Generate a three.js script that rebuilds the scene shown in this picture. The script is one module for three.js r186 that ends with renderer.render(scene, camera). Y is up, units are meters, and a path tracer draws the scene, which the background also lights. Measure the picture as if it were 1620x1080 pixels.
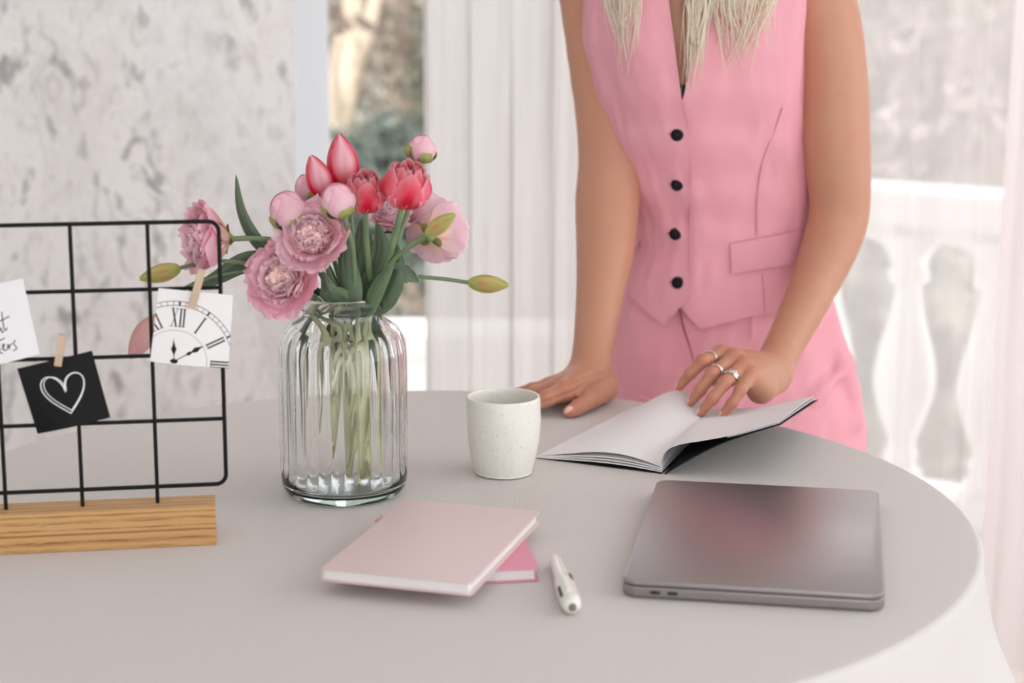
import * as THREE from 'three';
import { RoundedBoxGeometry } from 'three/addons/geometries/RoundedBoxGeometry.js';
import { mergeGeometries, toCreasedNormals } from 'three/addons/utils/BufferGeometryUtils.js';
import { createNoise3D } from 'simplex-noise';

// ---------- camera, sky, exposure ----------
const W = 1620, H = 1080, F = 2948.7, PITCH = 0.2041, ROLL = 0.0023, EYE = new THREE.Vector3(0, 1.265, 0);
const scene = new THREE.Scene();
const camera = new THREE.PerspectiveCamera(2 * Math.atan(H / 2 / F) * 180 / Math.PI, W / H, 0.05, 120);
camera.rotation.order = 'YXZ';
camera.rotation.set(-PITCH, 0, ROLL);
camera.position.copy(EYE);
camera.focus = 1.86;
camera.userData.fStop = 4.5;
scene.background = new THREE.Color(0.93, 0.965, 1.0);      // bright even overcast sky
scene.backgroundIntensity = 1.0;
const renderer = new THREE.WebGLRenderer({ antialias: true });
renderer.toneMapping = THREE.LinearToneMapping;
renderer.toneMappingExposure = 2.85;
renderer.shadowMap.enabled = true;

// ---------- helpers ----------
let seed = 7;
const rnd = () => { seed = (seed + 0x6d2b79f5) | 0; let t = Math.imul(seed ^ (seed >>> 15), 1 | seed); t = (t + Math.imul(t ^ (t >>> 7), 61 | t)) ^ t; return ((t ^ (t >>> 14)) >>> 0) / 4294967296; };
const rr = (a, b) => a + (b - a) * rnd();
const noise3 = createNoise3D(rnd);
const V = (x, y, z) => new THREE.Vector3(x, y, z);
const { lerp, clamp, smoothstep } = THREE.MathUtils;
const TOP = 0.75;                                           // table top height
// the point of the place that the photograph shows at (px, py) on the plane z
function at(px, py, z) {
  const a = px - W / 2, b = py - H / 2, c = Math.cos(ROLL), s = Math.sin(ROLL), u = (c * a + s * b) / F, v = -(-s * a + c * b) / F;
  const d = V(u, v * Math.cos(PITCH) - Math.sin(PITCH), -v * Math.sin(PITCH) - Math.cos(PITCH));
  const t = z / d.z;
  return V(d.x * t, EYE.y + d.y * t, z);
}
const used = {};
function numbered(n) { if (!(n in used)) { used[n] = 0; return n; } used[n]++; return n + '_' + String(used[n]).padStart(3, '0'); }
function tag(o, label, category, group) { o.userData.label = label; o.userData.category = category; if (group) o.userData.group = group; return o; }
function shade(m) { m.castShadow = m.receiveShadow = true; return m; }
function thing(name, label, category, pos, turn = 0, group) {
  const o = new THREE.Group(); o.name = numbered(name); o.position.copy(pos); o.rotation.y = turn; scene.add(o); o.updateMatrixWorld(true);
  return tag(o, label, category, group);
}
function local(parent, name, geo, mat) { const m = shade(new THREE.Mesh(geo, mat)); m.name = name; parent.add(m); return m; }     // geometry in the parent's axes
function part(parent, name, geo, mat) { parent.updateWorldMatrix(true, false); geo.applyMatrix4(parent.matrixWorld.clone().invert()); return local(parent, name, geo, mat); }  // geometry in the world's axes
function struct(name, geo, mat, parent) { const m = shade(new THREE.Mesh(geo, mat)); m.name = name; (parent || scene).add(m); m.userData.kind = 'structure'; return m; }
function box(x0, x1, y0, y1, z0, z1) { const g = new THREE.BoxGeometry(x1 - x0, y1 - y0, z1 - z0); g.translate((x0 + x1) / 2, (y0 + y1) / 2, (z0 + z1) / 2); return g; }
const rgb = (r, g, b) => new THREE.Color().setRGB(r / 255, g / 255, b / 255, THREE.SRGBColorSpace);
const mat = (c, roughness = 0.7, o = {}) => new THREE.MeshPhysicalMaterial({ color: c, roughness, side: THREE.DoubleSide, ...o });
const fbm = (x, y, z, n = 4) => { let s = 0, a = 0.5; for (let i = 0; i < n; i++) { s += a * noise3(x, y, z); x = x * 2.03 + 5.1; y = y * 2.03 - 3.7; z *= 2; a *= 0.5; } return s; };
function tex(w, h, fn, srgb = true) {
  const d = new Uint8Array(w * h * 4);
  for (let y = 0; y < h; y++) for (let x = 0; x < w; x++) { const c = fn(x / w, y / h), i = (y * w + x) * 4; d[i] = clamp(c[0], 0, 255); d[i + 1] = clamp(c[1], 0, 255); d[i + 2] = clamp(c[2], 0, 255); d[i + 3] = 255; }
  const t = new THREE.DataTexture(d, w, h); t.magFilter = THREE.LinearFilter; t.minFilter = THREE.LinearFilter; t.wrapS = t.wrapT = THREE.RepeatWrapping; if (srgb) t.colorSpace = THREE.SRGBColorSpace; t.needsUpdate = true; return t;
}
function canvasTex(w, h, draw) { const c = document.createElement('canvas'); c.width = w; c.height = h; draw(c.getContext('2d'), w, h); const t = new THREE.CanvasTexture(c); t.colorSpace = THREE.SRGBColorSpace; return t; }
// a surface fn(u, v) as a sheet with thickness (0: one layer); col(u, v) gives vertex colours
function sheet(fn, nu, nv, th = 0, col = null) {
  const P = [], C = [], U = [], I = [], g = [];
  for (let j = 0; j <= nv; j++) for (let i = 0; i <= nu; i++) g.push(fn(i / nu, j / nv));
  const id = (i, j) => j * (nu + 1) + i, n = g.length, N = [];
  if (th) for (let j = 0; j <= nv; j++) for (let i = 0; i <= nu; i++) {
    const du = g[id(Math.min(i + 1, nu), j)].clone().sub(g[id(Math.max(i - 1, 0), j)]), dv = g[id(i, Math.min(j + 1, nv))].clone().sub(g[id(i, Math.max(j - 1, 0))]);
    let k = du.cross(dv); if (k.lengthSq() < 1e-18) k = N.length ? N[N.length - 1].clone() : V(0, 0, 1); N.push(k.normalize());
  }
  const add = (k, off) => { const p = g[k]; if (off) P.push(p.x + N[k].x * off, p.y + N[k].y * off, p.z + N[k].z * off); else P.push(p.x, p.y, p.z); const i = k % (nu + 1), j = (k - i) / (nu + 1); U.push(i / nu, j / nv); if (col) { const c = col(i / nu, j / nv); C.push(c.r, c.g, c.b); } return P.length / 3 - 1; };
  const layer = (off, flip) => { const b = P.length / 3; for (let k = 0; k < n; k++) add(k, off); for (let j = 0; j < nv; j++) for (let i = 0; i < nu; i++) { const a = b + id(i, j), c = b + id(i + 1, j), d = b + id(i + 1, j + 1), e = b + id(i, j + 1); if (flip) I.push(a, d, c, a, e, d); else I.push(a, c, d, a, d, e); } };
  layer(th / 2, false);
  if (th) {
    layer(-th / 2, true);
    const rim = (ks, flip) => { let pa = add(ks[0], th / 2), pb = add(ks[0], -th / 2); for (let q = 1; q < ks.length; q++) { const a = add(ks[q], th / 2), b = add(ks[q], -th / 2); if (flip) I.push(pa, a, b, pa, b, pb); else I.push(pa, b, a, pa, pb, b); pa = a; pb = b; } };
    const row = (j) => Array.from({ length: nu + 1 }, (_, i) => id(i, j)), colm = (i) => Array.from({ length: nv + 1 }, (_, j) => id(i, j));
    rim(row(0), false); rim(row(nv), true); rim(colm(0), true); rim(colm(nu), false);
  }
  const geo = new THREE.BufferGeometry();
  geo.setAttribute('position', new THREE.Float32BufferAttribute(P, 3)); geo.setAttribute('uv', new THREE.Float32BufferAttribute(U, 2));
  if (col) geo.setAttribute('color', new THREE.Float32BufferAttribute(C, 3));
  geo.setIndex(I); geo.computeVertexNormals(); return geo;
}
// surface nets over a signed distance f
function mesher(f, lo, hi, c) {
  const nx = Math.ceil((hi.x - lo.x) / c) + 1, ny = Math.ceil((hi.y - lo.y) / c) + 1, nz = Math.ceil((hi.z - lo.z) / c) + 1, D = new Float32Array(nx * ny * nz), B = 4;
  for (let z = 0; z < nz; z += B) for (let y = 0; y < ny; y += B) for (let x = 0; x < nx; x += B) {
    const far = f(lo.x + (x + 1.5) * c, lo.y + (y + 1.5) * c, lo.z + (z + 1.5) * c), skip = Math.abs(far) > c * 6.5;
    for (let k = z; k < Math.min(z + B, nz); k++) for (let j = y; j < Math.min(y + B, ny); j++) for (let i = x; i < Math.min(x + B, nx); i++) D[(k * ny + j) * nx + i] = skip ? far : f(lo.x + i * c, lo.y + j * c, lo.z + k * c);
  }
  const P = [], I = [], vid = new Int32Array(nx * ny * nz).fill(-1), E = [[0, 1], [2, 3], [4, 5], [6, 7], [0, 2], [1, 3], [4, 6], [5, 7], [0, 4], [1, 5], [2, 6], [3, 7]];
  const at3 = (i, j, k) => (k * ny + j) * nx + i, v = new Float32Array(8);
  for (let k = 0; k < nz - 1; k++) for (let j = 0; j < ny - 1; j++) for (let i = 0; i < nx - 1; i++) {
    let m = 0; for (let q = 0; q < 8; q++) { v[q] = D[at3(i + (q & 1), j + ((q >> 1) & 1), k + (q >> 2))]; if (v[q] < 0) m |= 1 << q; }
    if (m === 0 || m === 255) continue;
    let sx = 0, sy = 0, sz = 0, n = 0;
    for (const [a, b] of E) if ((v[a] < 0) !== (v[b] < 0)) { const t = v[a] / (v[a] - v[b]); sx += lerp(a & 1, b & 1, t); sy += lerp((a >> 1) & 1, (b >> 1) & 1, t); sz += lerp(a >> 2, b >> 2, t); n++; }
    vid[at3(i, j, k)] = P.length / 3; P.push(lo.x + (i + sx / n) * c, lo.y + (j + sy / n) * c, lo.z + (k + sz / n) * c);
  }
  const quad = (a, b, d, e, flip) => { if (a < 0 || b < 0 || d < 0 || e < 0) return; if (flip) I.push(a, d, b, a, e, d); else I.push(a, b, d, a, d, e); };
  for (let k = 1; k < nz - 1; k++) for (let j = 1; j < ny - 1; j++) for (let i = 1; i < nx - 1; i++) {
    const s = D[at3(i, j, k)] < 0;
    if (s !== (D[at3(i + 1, j, k)] < 0)) quad(vid[at3(i, j - 1, k - 1)], vid[at3(i, j, k - 1)], vid[at3(i, j, k)], vid[at3(i, j - 1, k)], !s);
    if (s !== (D[at3(i, j + 1, k)] < 0)) quad(vid[at3(i - 1, j, k - 1)], vid[at3(i - 1, j, k)], vid[at3(i, j, k)], vid[at3(i, j, k - 1)], !s);
    if (s !== (D[at3(i, j, k + 1)] < 0)) quad(vid[at3(i - 1, j - 1, k)], vid[at3(i, j - 1, k)], vid[at3(i, j, k)], vid[at3(i - 1, j, k)], !s);
  }
  const N = new Float32Array(P.length), h = c * 0.4;
  for (let q = 0; q < P.length; q += 3) { const [x, y, z] = [P[q], P[q + 1], P[q + 2]]; const g = V(f(x + h, y, z) - f(x - h, y, z), f(x, y + h, z) - f(x, y - h, z), f(x, y, z + h) - f(x, y, z - h)).normalize(); N[q] = g.x; N[q + 1] = g.y; N[q + 2] = g.z; }
  const geo = new THREE.BufferGeometry(); geo.setAttribute('position', new THREE.Float32BufferAttribute(P, 3)); geo.setAttribute('normal', new THREE.BufferAttribute(N, 3)); geo.setIndex(I);
  const uv = new Float32Array(P.length / 3 * 2); for (let q = 0; q < P.length / 3; q++) { uv[2 * q] = P[3 * q]; uv[2 * q + 1] = P[3 * q + 1]; } geo.setAttribute('uv', new THREE.BufferAttribute(uv, 2));
  return geo;
}
const smin = (a, b, k) => { const h = Math.max(k - Math.abs(a - b), 0) / k; return Math.min(a, b) - h * h * k * 0.25; };
function cap(x, y, z, a, b, ra, rb) { const dx = b.x - a.x, dy = b.y - a.y, dz = b.z - a.z, t = clamp(((x - a.x) * dx + (y - a.y) * dy + (z - a.z) * dz) / (dx * dx + dy * dy + dz * dz), 0, 1), ex = x - a.x - dx * t, ey = y - a.y - dy * t, ez = z - a.z - dz * t; return Math.sqrt(ex * ex + ey * ey + ez * ez) - (ra + (rb - ra) * t); }
const ell = (x, y, z, c, a, b, d) => { const p = (x - c.x) / a, q = (y - c.y) / b, r = (z - c.z) / d, k = Math.sqrt(p * p + q * q + r * r); return (k - 1) * Math.min(a, b, d) * (k > 1 ? 1 : 1); };
// piecewise linear / smooth tables
function table(rows) { const n = rows[0].length; return (x) => { if (x <= rows[0][0]) return rows[0].slice(1); for (let i = 1; i < rows.length; i++) if (x <= rows[i][0]) { const t = (x - rows[i - 1][0]) / (rows[i][0] - rows[i - 1][0]); const s = t * t * (3 - 2 * t) * 0.5 + t * 0.5; return Array.from({ length: n - 1 }, (_, k) => lerp(rows[i - 1][k + 1], rows[i][k + 1], s)); } return rows[rows.length - 1].slice(1); }; }
const line = (pts) => { pts = pts.slice().sort((a, b) => a[0] - b[0]); return (x) => { if (x <= pts[0][0]) return pts[0][1]; for (let i = 1; i < pts.length; i++) if (x <= pts[i][0]) return lerp(pts[i - 1][1], pts[i][1], (x - pts[i - 1][0]) / (pts[i][0] - pts[i - 1][0] || 1e-9)); return pts[pts.length - 1][1]; }; };
const curve = (pts, t) => new THREE.CatmullRomCurve3(pts, false, 'centripetal', t);
// a tube whose radius is r(t)
function taperTube(pts, r, n = 24, m = 8) {
  const c = curve(pts), fr = c.computeFrenetFrames(n, false), P = [], I = [], U = [];
  for (let i = 0; i <= n; i++) { const p = c.getPointAt(i / n), R = typeof r === 'function' ? r(i / n) : r; for (let j = 0; j <= m; j++) { const a = j / m * Math.PI * 2, k = fr.normals[i].clone().multiplyScalar(Math.cos(a) * R).addScaledVector(fr.binormals[i], Math.sin(a) * R).add(p); P.push(k.x, k.y, k.z); U.push(j / m, i / n); } }
  for (let i = 0; i < n; i++) for (let j = 0; j < m; j++) { const a = i * (m + 1) + j, b = a + m + 1; I.push(a, b, a + 1, b, b + 1, a + 1); }
  for (const e of [0, n]) { const b = P.length / 3, p = c.getPointAt(e / n); P.push(p.x, p.y, p.z); U.push(0, 0); for (let j = 0; j < m; j++) { const q = e * (m + 1) + j; if (e) I.push(b, q, q + 1); else I.push(b, q + 1, q); } }
  const g = new THREE.BufferGeometry(); g.setAttribute('position', new THREE.Float32BufferAttribute(P, 3)); g.setAttribute('uv', new THREE.Float32BufferAttribute(U, 2)); g.setIndex(I); g.computeVertexNormals(); return g;
}
function lathe(prof, n = 48, bulge = null) {      // prof: [r, y]...; bulge(angle, y) scales r
  const P = [], I = [], U = [], k = prof.length;
  for (let j = 0; j < k; j++) for (let i = 0; i <= n; i++) { const a = i / n * Math.PI * 2, r = prof[j][0] * (bulge ? bulge(a, prof[j][1], j) : 1); P.push(r * Math.sin(a), prof[j][1], r * Math.cos(a)); U.push(i / n, j / (k - 1)); }
  for (let j = 0; j < k - 1; j++) for (let i = 0; i < n; i++) { const a = j * (n + 1) + i, b = a + n + 1; I.push(a, a + 1, b + 1, a, b + 1, b); }
  const g = new THREE.BufferGeometry(); g.setAttribute('position', new THREE.Float32BufferAttribute(P, 3)); g.setAttribute('uv', new THREE.Float32BufferAttribute(U, 2)); g.setIndex(I); g.computeVertexNormals();
  const N = g.attributes.normal; for (let j = 0; j < k; j++) { const a = j * (n + 1), b = a + n, v = V(N.getX(a) + N.getX(b), N.getY(a) + N.getY(b), N.getZ(a) + N.getZ(b)).normalize(); N.setXYZ(a, v.x, v.y, v.z); N.setXYZ(b, v.x, v.y, v.z); }
  return g;
}
const roundProf = (pts, n = 4) => { const c = new THREE.SplineCurve(pts.map((p) => new THREE.Vector2(p[0], p[1]))), o = []; for (const p of c.getPoints((pts.length - 1) * n)) o.push([Math.max(p.x, 0), p.y]); return o; };
const join = (list) => mergeGeometries(list.map((g) => { const k = g.index ? g.toNonIndexed() : g; for (const a of Object.keys(k.attributes)) if (!['position', 'normal', 'uv', 'color'].includes(a)) k.deleteAttribute(a); return k; }));

// ---------- the room ----------
const plasterMap = tex(1024, 1024, (u, v) => {
  const a = fbm(u * 6, v * 4.4, 1.3, 5), c = fbm(u * 2.6, v * 2, 4.1, 3), f = fbm(u * 44, v * 30, 7.7, 5), g = fbm(u * 17 + 3 * a, v * 11 + 3 * a, 3.1, 4), m = smoothstep(c + 0.5 * a, -0.12, 0.4), w = fbm(u * 120, v * 110, 2.2, 2);
  let s = 247 + 15 * a + 12 * c + 7 * w + 10 * g;
  s -= (16 + 42 * m) * smoothstep(f + 0.75 * g, 0.18, 0.85) + 26 * m * smoothstep(g, 0.16, 0.5) + 12 * smoothstep(-f - g, 0.35, 0.8);
  const warm = 5 * smoothstep(c - 0.4 * g, -0.1, 0.5);
  return [s + 1, s - 1 - warm * 0.5, s - 2.5 - warm];
});
const plasterBump = tex(512, 512, (u, v) => { const k = 128 + 90 * fbm(u * 14, v * 14, 9, 5); return [k, k, k]; }, false);
const plasterMat = mat(0xffffff, 0.92, { map: plasterMap, bumpMap: plasterBump, bumpScale: 0.006 });
const whiteWall = mat(rgb(238, 236, 234), 0.9);
const coolWhite = mat(rgb(192, 193, 195), 0.9);
const floorMat = mat(rgb(226, 216, 212), 0.5, { map: tex(512, 512, (u, v) => { const k = 236 + 14 * fbm(u * 3, v * 40, 3, 4); return [k, k - 4, k - 8]; }) });
struct('floor', box(-2.55, 2.45, -0.12, 0, -3.6, 1.85), floorMat);
struct('ceiling', box(-2.55, 2.45, 2.7, 2.85, -3.6, 1.85), whiteWall);
{
  const g = new THREE.BoxGeometry(1.91, 2.7, 0.25); g.translate(-2.3 + 0.955, 1.35, -3.475);
  struct('wall_back', g, plasterMat);
  const s = new THREE.Shape([[-0.39, 3.35], [-0.39, 3.6], [-0.352, 3.6]].map(([x, y]) => new THREE.Vector2(x, y)));
  const e = new THREE.ExtrudeGeometry(s, { depth: 2.7, bevelEnabled: false }); e.rotateX(-Math.PI / 2);
  struct('trim_1', e, coolWhite);
  struct('wall_back_upper', box(-0.335, 2.2, 2.4, 2.7, -3.6, -3.35), whiteWall);
  struct('wall_left', box(-2.55, -2.3, 0, 2.7, -3.6, 1.85), whiteWall);
  const right = [[0, 0.6, -3.35, 1.6], [2.4, 2.7, -3.35, 1.6], [0.6, 2.4, -3.35, -2.4], [0.6, 2.4, -0.1, 1.6]];
  struct('wall_right', join(right.map(([y0, y1, z0, z1]) => box(2.2, 2.45, y0, y1, z0, z1))), whiteWall);
  struct('wall_front', join([[-2.3, -1.0, 0, 2.7], [1.9, 2.45, 0, 2.7], [-1.0, 1.9, 2.45, 2.7]].map(([x0, x1, y0, y1]) => box(x0, x1, y0, y1, 1.6, 1.85))), whiteWall);
  struct('baseboard_back', new RoundedBoxGeometry(1.9, 0.09, 0.016, 2, 0.004).translate(-1.345, 0.045, -3.342), whiteWall);
}
// ---------- balcony and garden ----------
struct('roof_balcony', box(-2.5, 4.5, 2.7, 2.9, -4.35, -3.6), whiteWall);
const stone = mat(rgb(244, 241, 238), 0.8), paleFloor = mat(rgb(226, 222, 216), 0.85);
{
  const e = new THREE.ExtrudeGeometry(new THREE.Shape([[-2.5, 3.6], [4.5, 3.6], [4.5, 3.7], [2.0, 3.72], [0.02, 4.92], [0.02, 5.12], [-2.5, 5.12]].map(([x, y]) => new THREE.Vector2(x, y))), { depth: 0.28, bevelEnabled: false });
  e.rotateX(-Math.PI / 2); e.translate(0, -0.3, 0); struct('balcony_floor', e, paleFloor);
}
{
  // balustrade along a line that runs obliquely to the wall
  const o = thing('balustrade', 'white classical balustrade with vase-shaped balusters outside behind the sheer curtain', 'balustrade', V(0.94, -0.02, -4.22), Math.atan2(-0.12, 0.2));
  const len = 1.75, off = 0.0;
  const prof = roundProf([[0.05, 0], [0.05, 0.03], [0.034, 0.045], [0.04, 0.07], [0.03, 0.1], [0.055, 0.17], [0.072, 0.24], [0.064, 0.31], [0.038, 0.41], [0.03, 0.47], [0.045, 0.485], [0.045, 0.51], [0.034, 0.525], [0.05, 0.57], [0.05, 0.595]], 4);
  const bal = lathe([[0, 0], ...prof, [0, 0.595]], 28);
  local(o, 'base', new RoundedBoxGeometry(len, 0.07, 0.16, 2, 0.01).translate(off, 0.035, 0), stone);
  for (let k = -4; k <= 4; k++) { const b = local(o, 'baluster', bal, stone); b.position.set(k * 0.2 - 0.03, 0.07, 0); }
  const arch = [];
  for (let k = -4; k < 4; k++) { const s = new THREE.Shape(); s.moveTo(-0.1, 0.1); s.lineTo(0.1, 0.1); s.lineTo(0.1, 0); s.lineTo(0.065, 0); for (let a = 0; a <= 12; a++) s.lineTo(0.065 * Math.cos(a / 12 * Math.PI), 0.06 * Math.sin(a / 12 * Math.PI)); s.lineTo(-0.1, 0); const g = new THREE.ExtrudeGeometry(s, { depth: 0.06, bevelEnabled: false }); g.translate(k * 0.2 + 0.07, 0.59, -0.03); arch.push(g); }
  local(o, 'arcade', join(arch), stone);
  local(o, 'rail', new RoundedBoxGeometry(len, 0.085, 0.17, 3, 0.018).translate(off, 0.73, 0), stone);
  const w = thing('parapet', 'low white parapet wall seen in the gap behind the glass jar', 'wall', V(-0.2, -0.02, -4.95), 0.0);
  local(w, 'wall_body', new RoundedBoxGeometry(0.85, 0.24, 0.2, 2, 0.01).translate(0, 0.12, 0), stone);
  local(w, 'coping', new RoundedBoxGeometry(0.88, 0.06, 0.26, 2, 0.012).translate(0, 0.27, 0), stone);
}
{
  const soil = tex(512, 512, (u, v) => { const a = fbm(u * 14, v * 14, 3, 5), b = fbm(u * 5, v * 5, 8, 3); return [124 + 50 * a + 30 * b, 117 + 46 * a + 32 * b, 106 + 42 * a + 24 * b]; });
  const slope = sheet((u, v) => { const x = lerp(-9, 11, u), z = lerp(-5.9, -20, v); return V(x, -1.2 + 3.8 * smoothstep(-z, 8.5, 19) + 0.4 * fbm(x * 0.5, 1, z * 0.5, 3), z); }, 70, 60, 0);
  const m = mat(0xffffff, 0.95, { map: soil }); soil.repeat.set(5, 4);
  struct('hillside', slope, m);
  const leaf = sheet((u, v) => V((u - 0.5) * Math.sin(Math.PI * Math.min(v * 0.93 + 0.07, 1)) * 0.55, v, 0.12 * Math.abs(u - 0.5) + 0.15 * v * v), 2, 4);
  const trees = [
    ['pale forked garden tree with a bare sunlit trunk seen between plaster wall and curtain', [[516, 330, -8], [533, 200, -8], [556, 110, -8.1], [560, 30, -8.2], [548, -120, -8.3]], [[[556, 110, -8.1], [585, 40, -8], [602, -60, -8]], [[533, 200, -8], [528, 130, -7.9], [536, 60, -7.8]]], 0.062, [[560, -60, -8.2, 0.7], [640, -40, -8.5, 0.6]], rgb(232, 212, 188), rgb(168, 152, 138), 700],
    ['brown twiggy garden tree behind the pale forked one', [[640, 420, -10], [636, 180, -10], [628, 40, -10], [640, -100, -10]], [[[636, 180, -10], [600, 60, -10.2], [590, -60, -10.3]]], 0.09, [[600, 60, -10.6, 0.85], [690, 20, -10.8, 0.9], [530, 40, -11, 0.8]], rgb(176, 158, 142), rgb(150, 138, 126), 1100],
    ['dense grey-green bush filling the lower gap beside the curtain', [[600, 460, -7.4], [598, 380, -7.4], [600, 300, -7.4]], [], 0.05, [[606, 290, -7.4, 0.3], [570, 330, -7.3, 0.3], [650, 320, -7.5, 0.36], [610, 410, -7.3, 0.45]], rgb(140, 130, 116), rgb(128, 136, 124), 1800],
    ['pale blossoming shrub behind the balustrade and the sheer curtain', [[1450, 480, -7], [1446, 300, -7], [1440, 180, -7]], [[[1446, 300, -7], [1500, 200, -7]]], 0.04, [[1430, 200, -7, 0.42], [1530, 120, -7.3, 0.5], [1400, 60, -7.6, 0.5]], rgb(150, 140, 130), rgb(186, 170, 164), 1600],
    ['tall green garden tree hidden mostly behind the standing woman', [[1150, 420, -10], [1150, 100, -10], [1140, -200, -10]], [], 0.1, [[1150, -80, -10, 1.1], [1000, 60, -10.5, 0.9], [1300, 40, -10.5, 0.9]], rgb(140, 126, 112), rgb(126, 132, 110), 1600],
    ['loose olive shrub behind the gathered white curtain', [[800, 460, -8.5], [800, 250, -8.5], [790, 120, -8.5]], [], 0.06, [[790, 200, -8.5, 0.6], [880, 120, -9, 0.6], [740, 80, -9.2, 0.5]], rgb(140, 126, 112), rgb(136, 138, 118), 1400],
  ];
  for (const [label, tr, branches, r, blobs, cBark, cLeaf, n] of trees) {
    const pts = tr.map((p) => at(...p)), base = pts[0].clone(); base.y -= 0.9;
    const o = thing(/bush|shrub/.test(label) ? 'garden_shrub' : 'garden_tree', label, /bush|shrub/.test(label) ? 'shrub' : 'tree', base, 0, 'garden plants behind the house');
    const bark = mat(cBark, 0.9);
    part(o, 'trunk', taperTube([base, ...pts], (t) => r * (1.15 - 0.5 * t), 20, 9), bark);
    for (const b of branches) part(o, 'branch', taperTube(b.map((p) => at(...p)), (t) => r * 0.62 * (1.1 - 0.6 * t), 12, 7), bark);
    const im = new THREE.InstancedMesh(leaf, mat(0xffffff, 0.75, { transmission: 0.3, thickness: 0 }), n); im.name = 'foliage'; im.userData.kind = 'stuff'; shade(im);
    const M = new THREE.Matrix4(), q = new THREE.Quaternion(), col = new THREE.Color();
    for (let k = 0; k < n; k++) {
      const bl = blobs[k % blobs.length], c = at(bl[0], bl[1], bl[2]), d = V(rr(-1, 1), rr(-1, 1), rr(-1, 1)); while (d.length() > 1) d.set(rr(-1, 1), rr(-1, 1), rr(-1, 1));
      q.setFromEuler(new THREE.Euler(rr(0, 6.3), rr(0, 6.3), rr(0, 6.3)));
      const s = rr(0.06, 0.13) * (0.6 + bl[3] * 0.5); M.compose(c.addScaledVector(d, bl[3]).sub(base), q, V(s, s, s)); im.setMatrixAt(k, M);
      im.setColorAt(k, col.copy(cLeaf).multiplyScalar(rr(0.65, 1.25)));
    }
    o.add(im);
  }
}
// ---------- curtains ----------
function curtain(label, x0, x1, z, amp, waves, m, flare = 0, ph = 0, y0 = 0.015) {
  const o = thing('curtain', label, 'curtain', V((x0 + x1) / 2, 0, z), 0, 'white curtains before the balcony');
  part(o, 'drape', sheet((u, v) => {
    const y = lerp(y0, 2.33, v), d = 1 - v * 0.5, k = u + 0.018 * noise3(u * 9, v * 0.7, ph), f = Math.sin(k * waves * 2 * Math.PI + ph) + 0.45 * Math.sin(k * waves * 4.7 * Math.PI + 2 * ph);
    return V(lerp(x0, x1, u) + flare * (1 - v) * (u - 0.3) + 0.012 * Math.cos(k * waves * 2 * Math.PI), y, z + amp * f * d + 0.006 * noise3(u * 20, v * 3, ph));
  }, Math.round(waves * 26), 26), m);
  const hem = new THREE.Group();
  for (let k = 0; k <= 8; k++) { const r = local(o, 'ring', new THREE.TorusGeometry(0.022, 0.003, 8, 20), rodMat); r.rotation.y = Math.PI / 2; r.position.set(lerp(x0, x1, k / 8) - (x0 + x1) / 2, 2.35, -3.31 - z + 0.0); }
  return o;
}
const rodMat = mat(rgb(225, 222, 218), 0.35, { metalness: 0.6 });
{
  const rod = thing('curtain_rod', 'slim pale metal curtain rod above the balcony opening', 'curtain rod', V(0.9, 2.35, -3.31));
  local(rod, 'pole', new THREE.CylinderGeometry(0.012, 0.012, 2.55, 16).rotateZ(Math.PI / 2), rodMat);
  for (const s of [-1, 1]) { const f = local(rod, 'finial', new THREE.SphereGeometry(0.024, 16, 12), rodMat); f.position.x = s * 1.28; }
  const cloth = (c, opacity, tr = 0.5) => mat(c, 1, { transmission: tr, thickness: 0, transparent: true, opacity });
  curtain('gathered white drape between the garden gap and the woman', -0.165, 0.13, -3.245, 0.007, 4, cloth(rgb(236, 232, 229), 0.92, 0.33), 0.0, 0.6);
  curtain('broad sheer white curtain behind the woman, the balustrade showing through', 0.06, 0.93, -3.312, 0.008, 7, cloth(rgb(240, 236, 234), 0.56, 0.32), 0, 2.4);
  curtain('pinkish white drape at the far right edge of the opening', 0.822, 1.5, -3.12, 0.013, 4, cloth(rgb(241, 232, 230), 0.975, 0.2), 0.06, 1.1);
}
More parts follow.
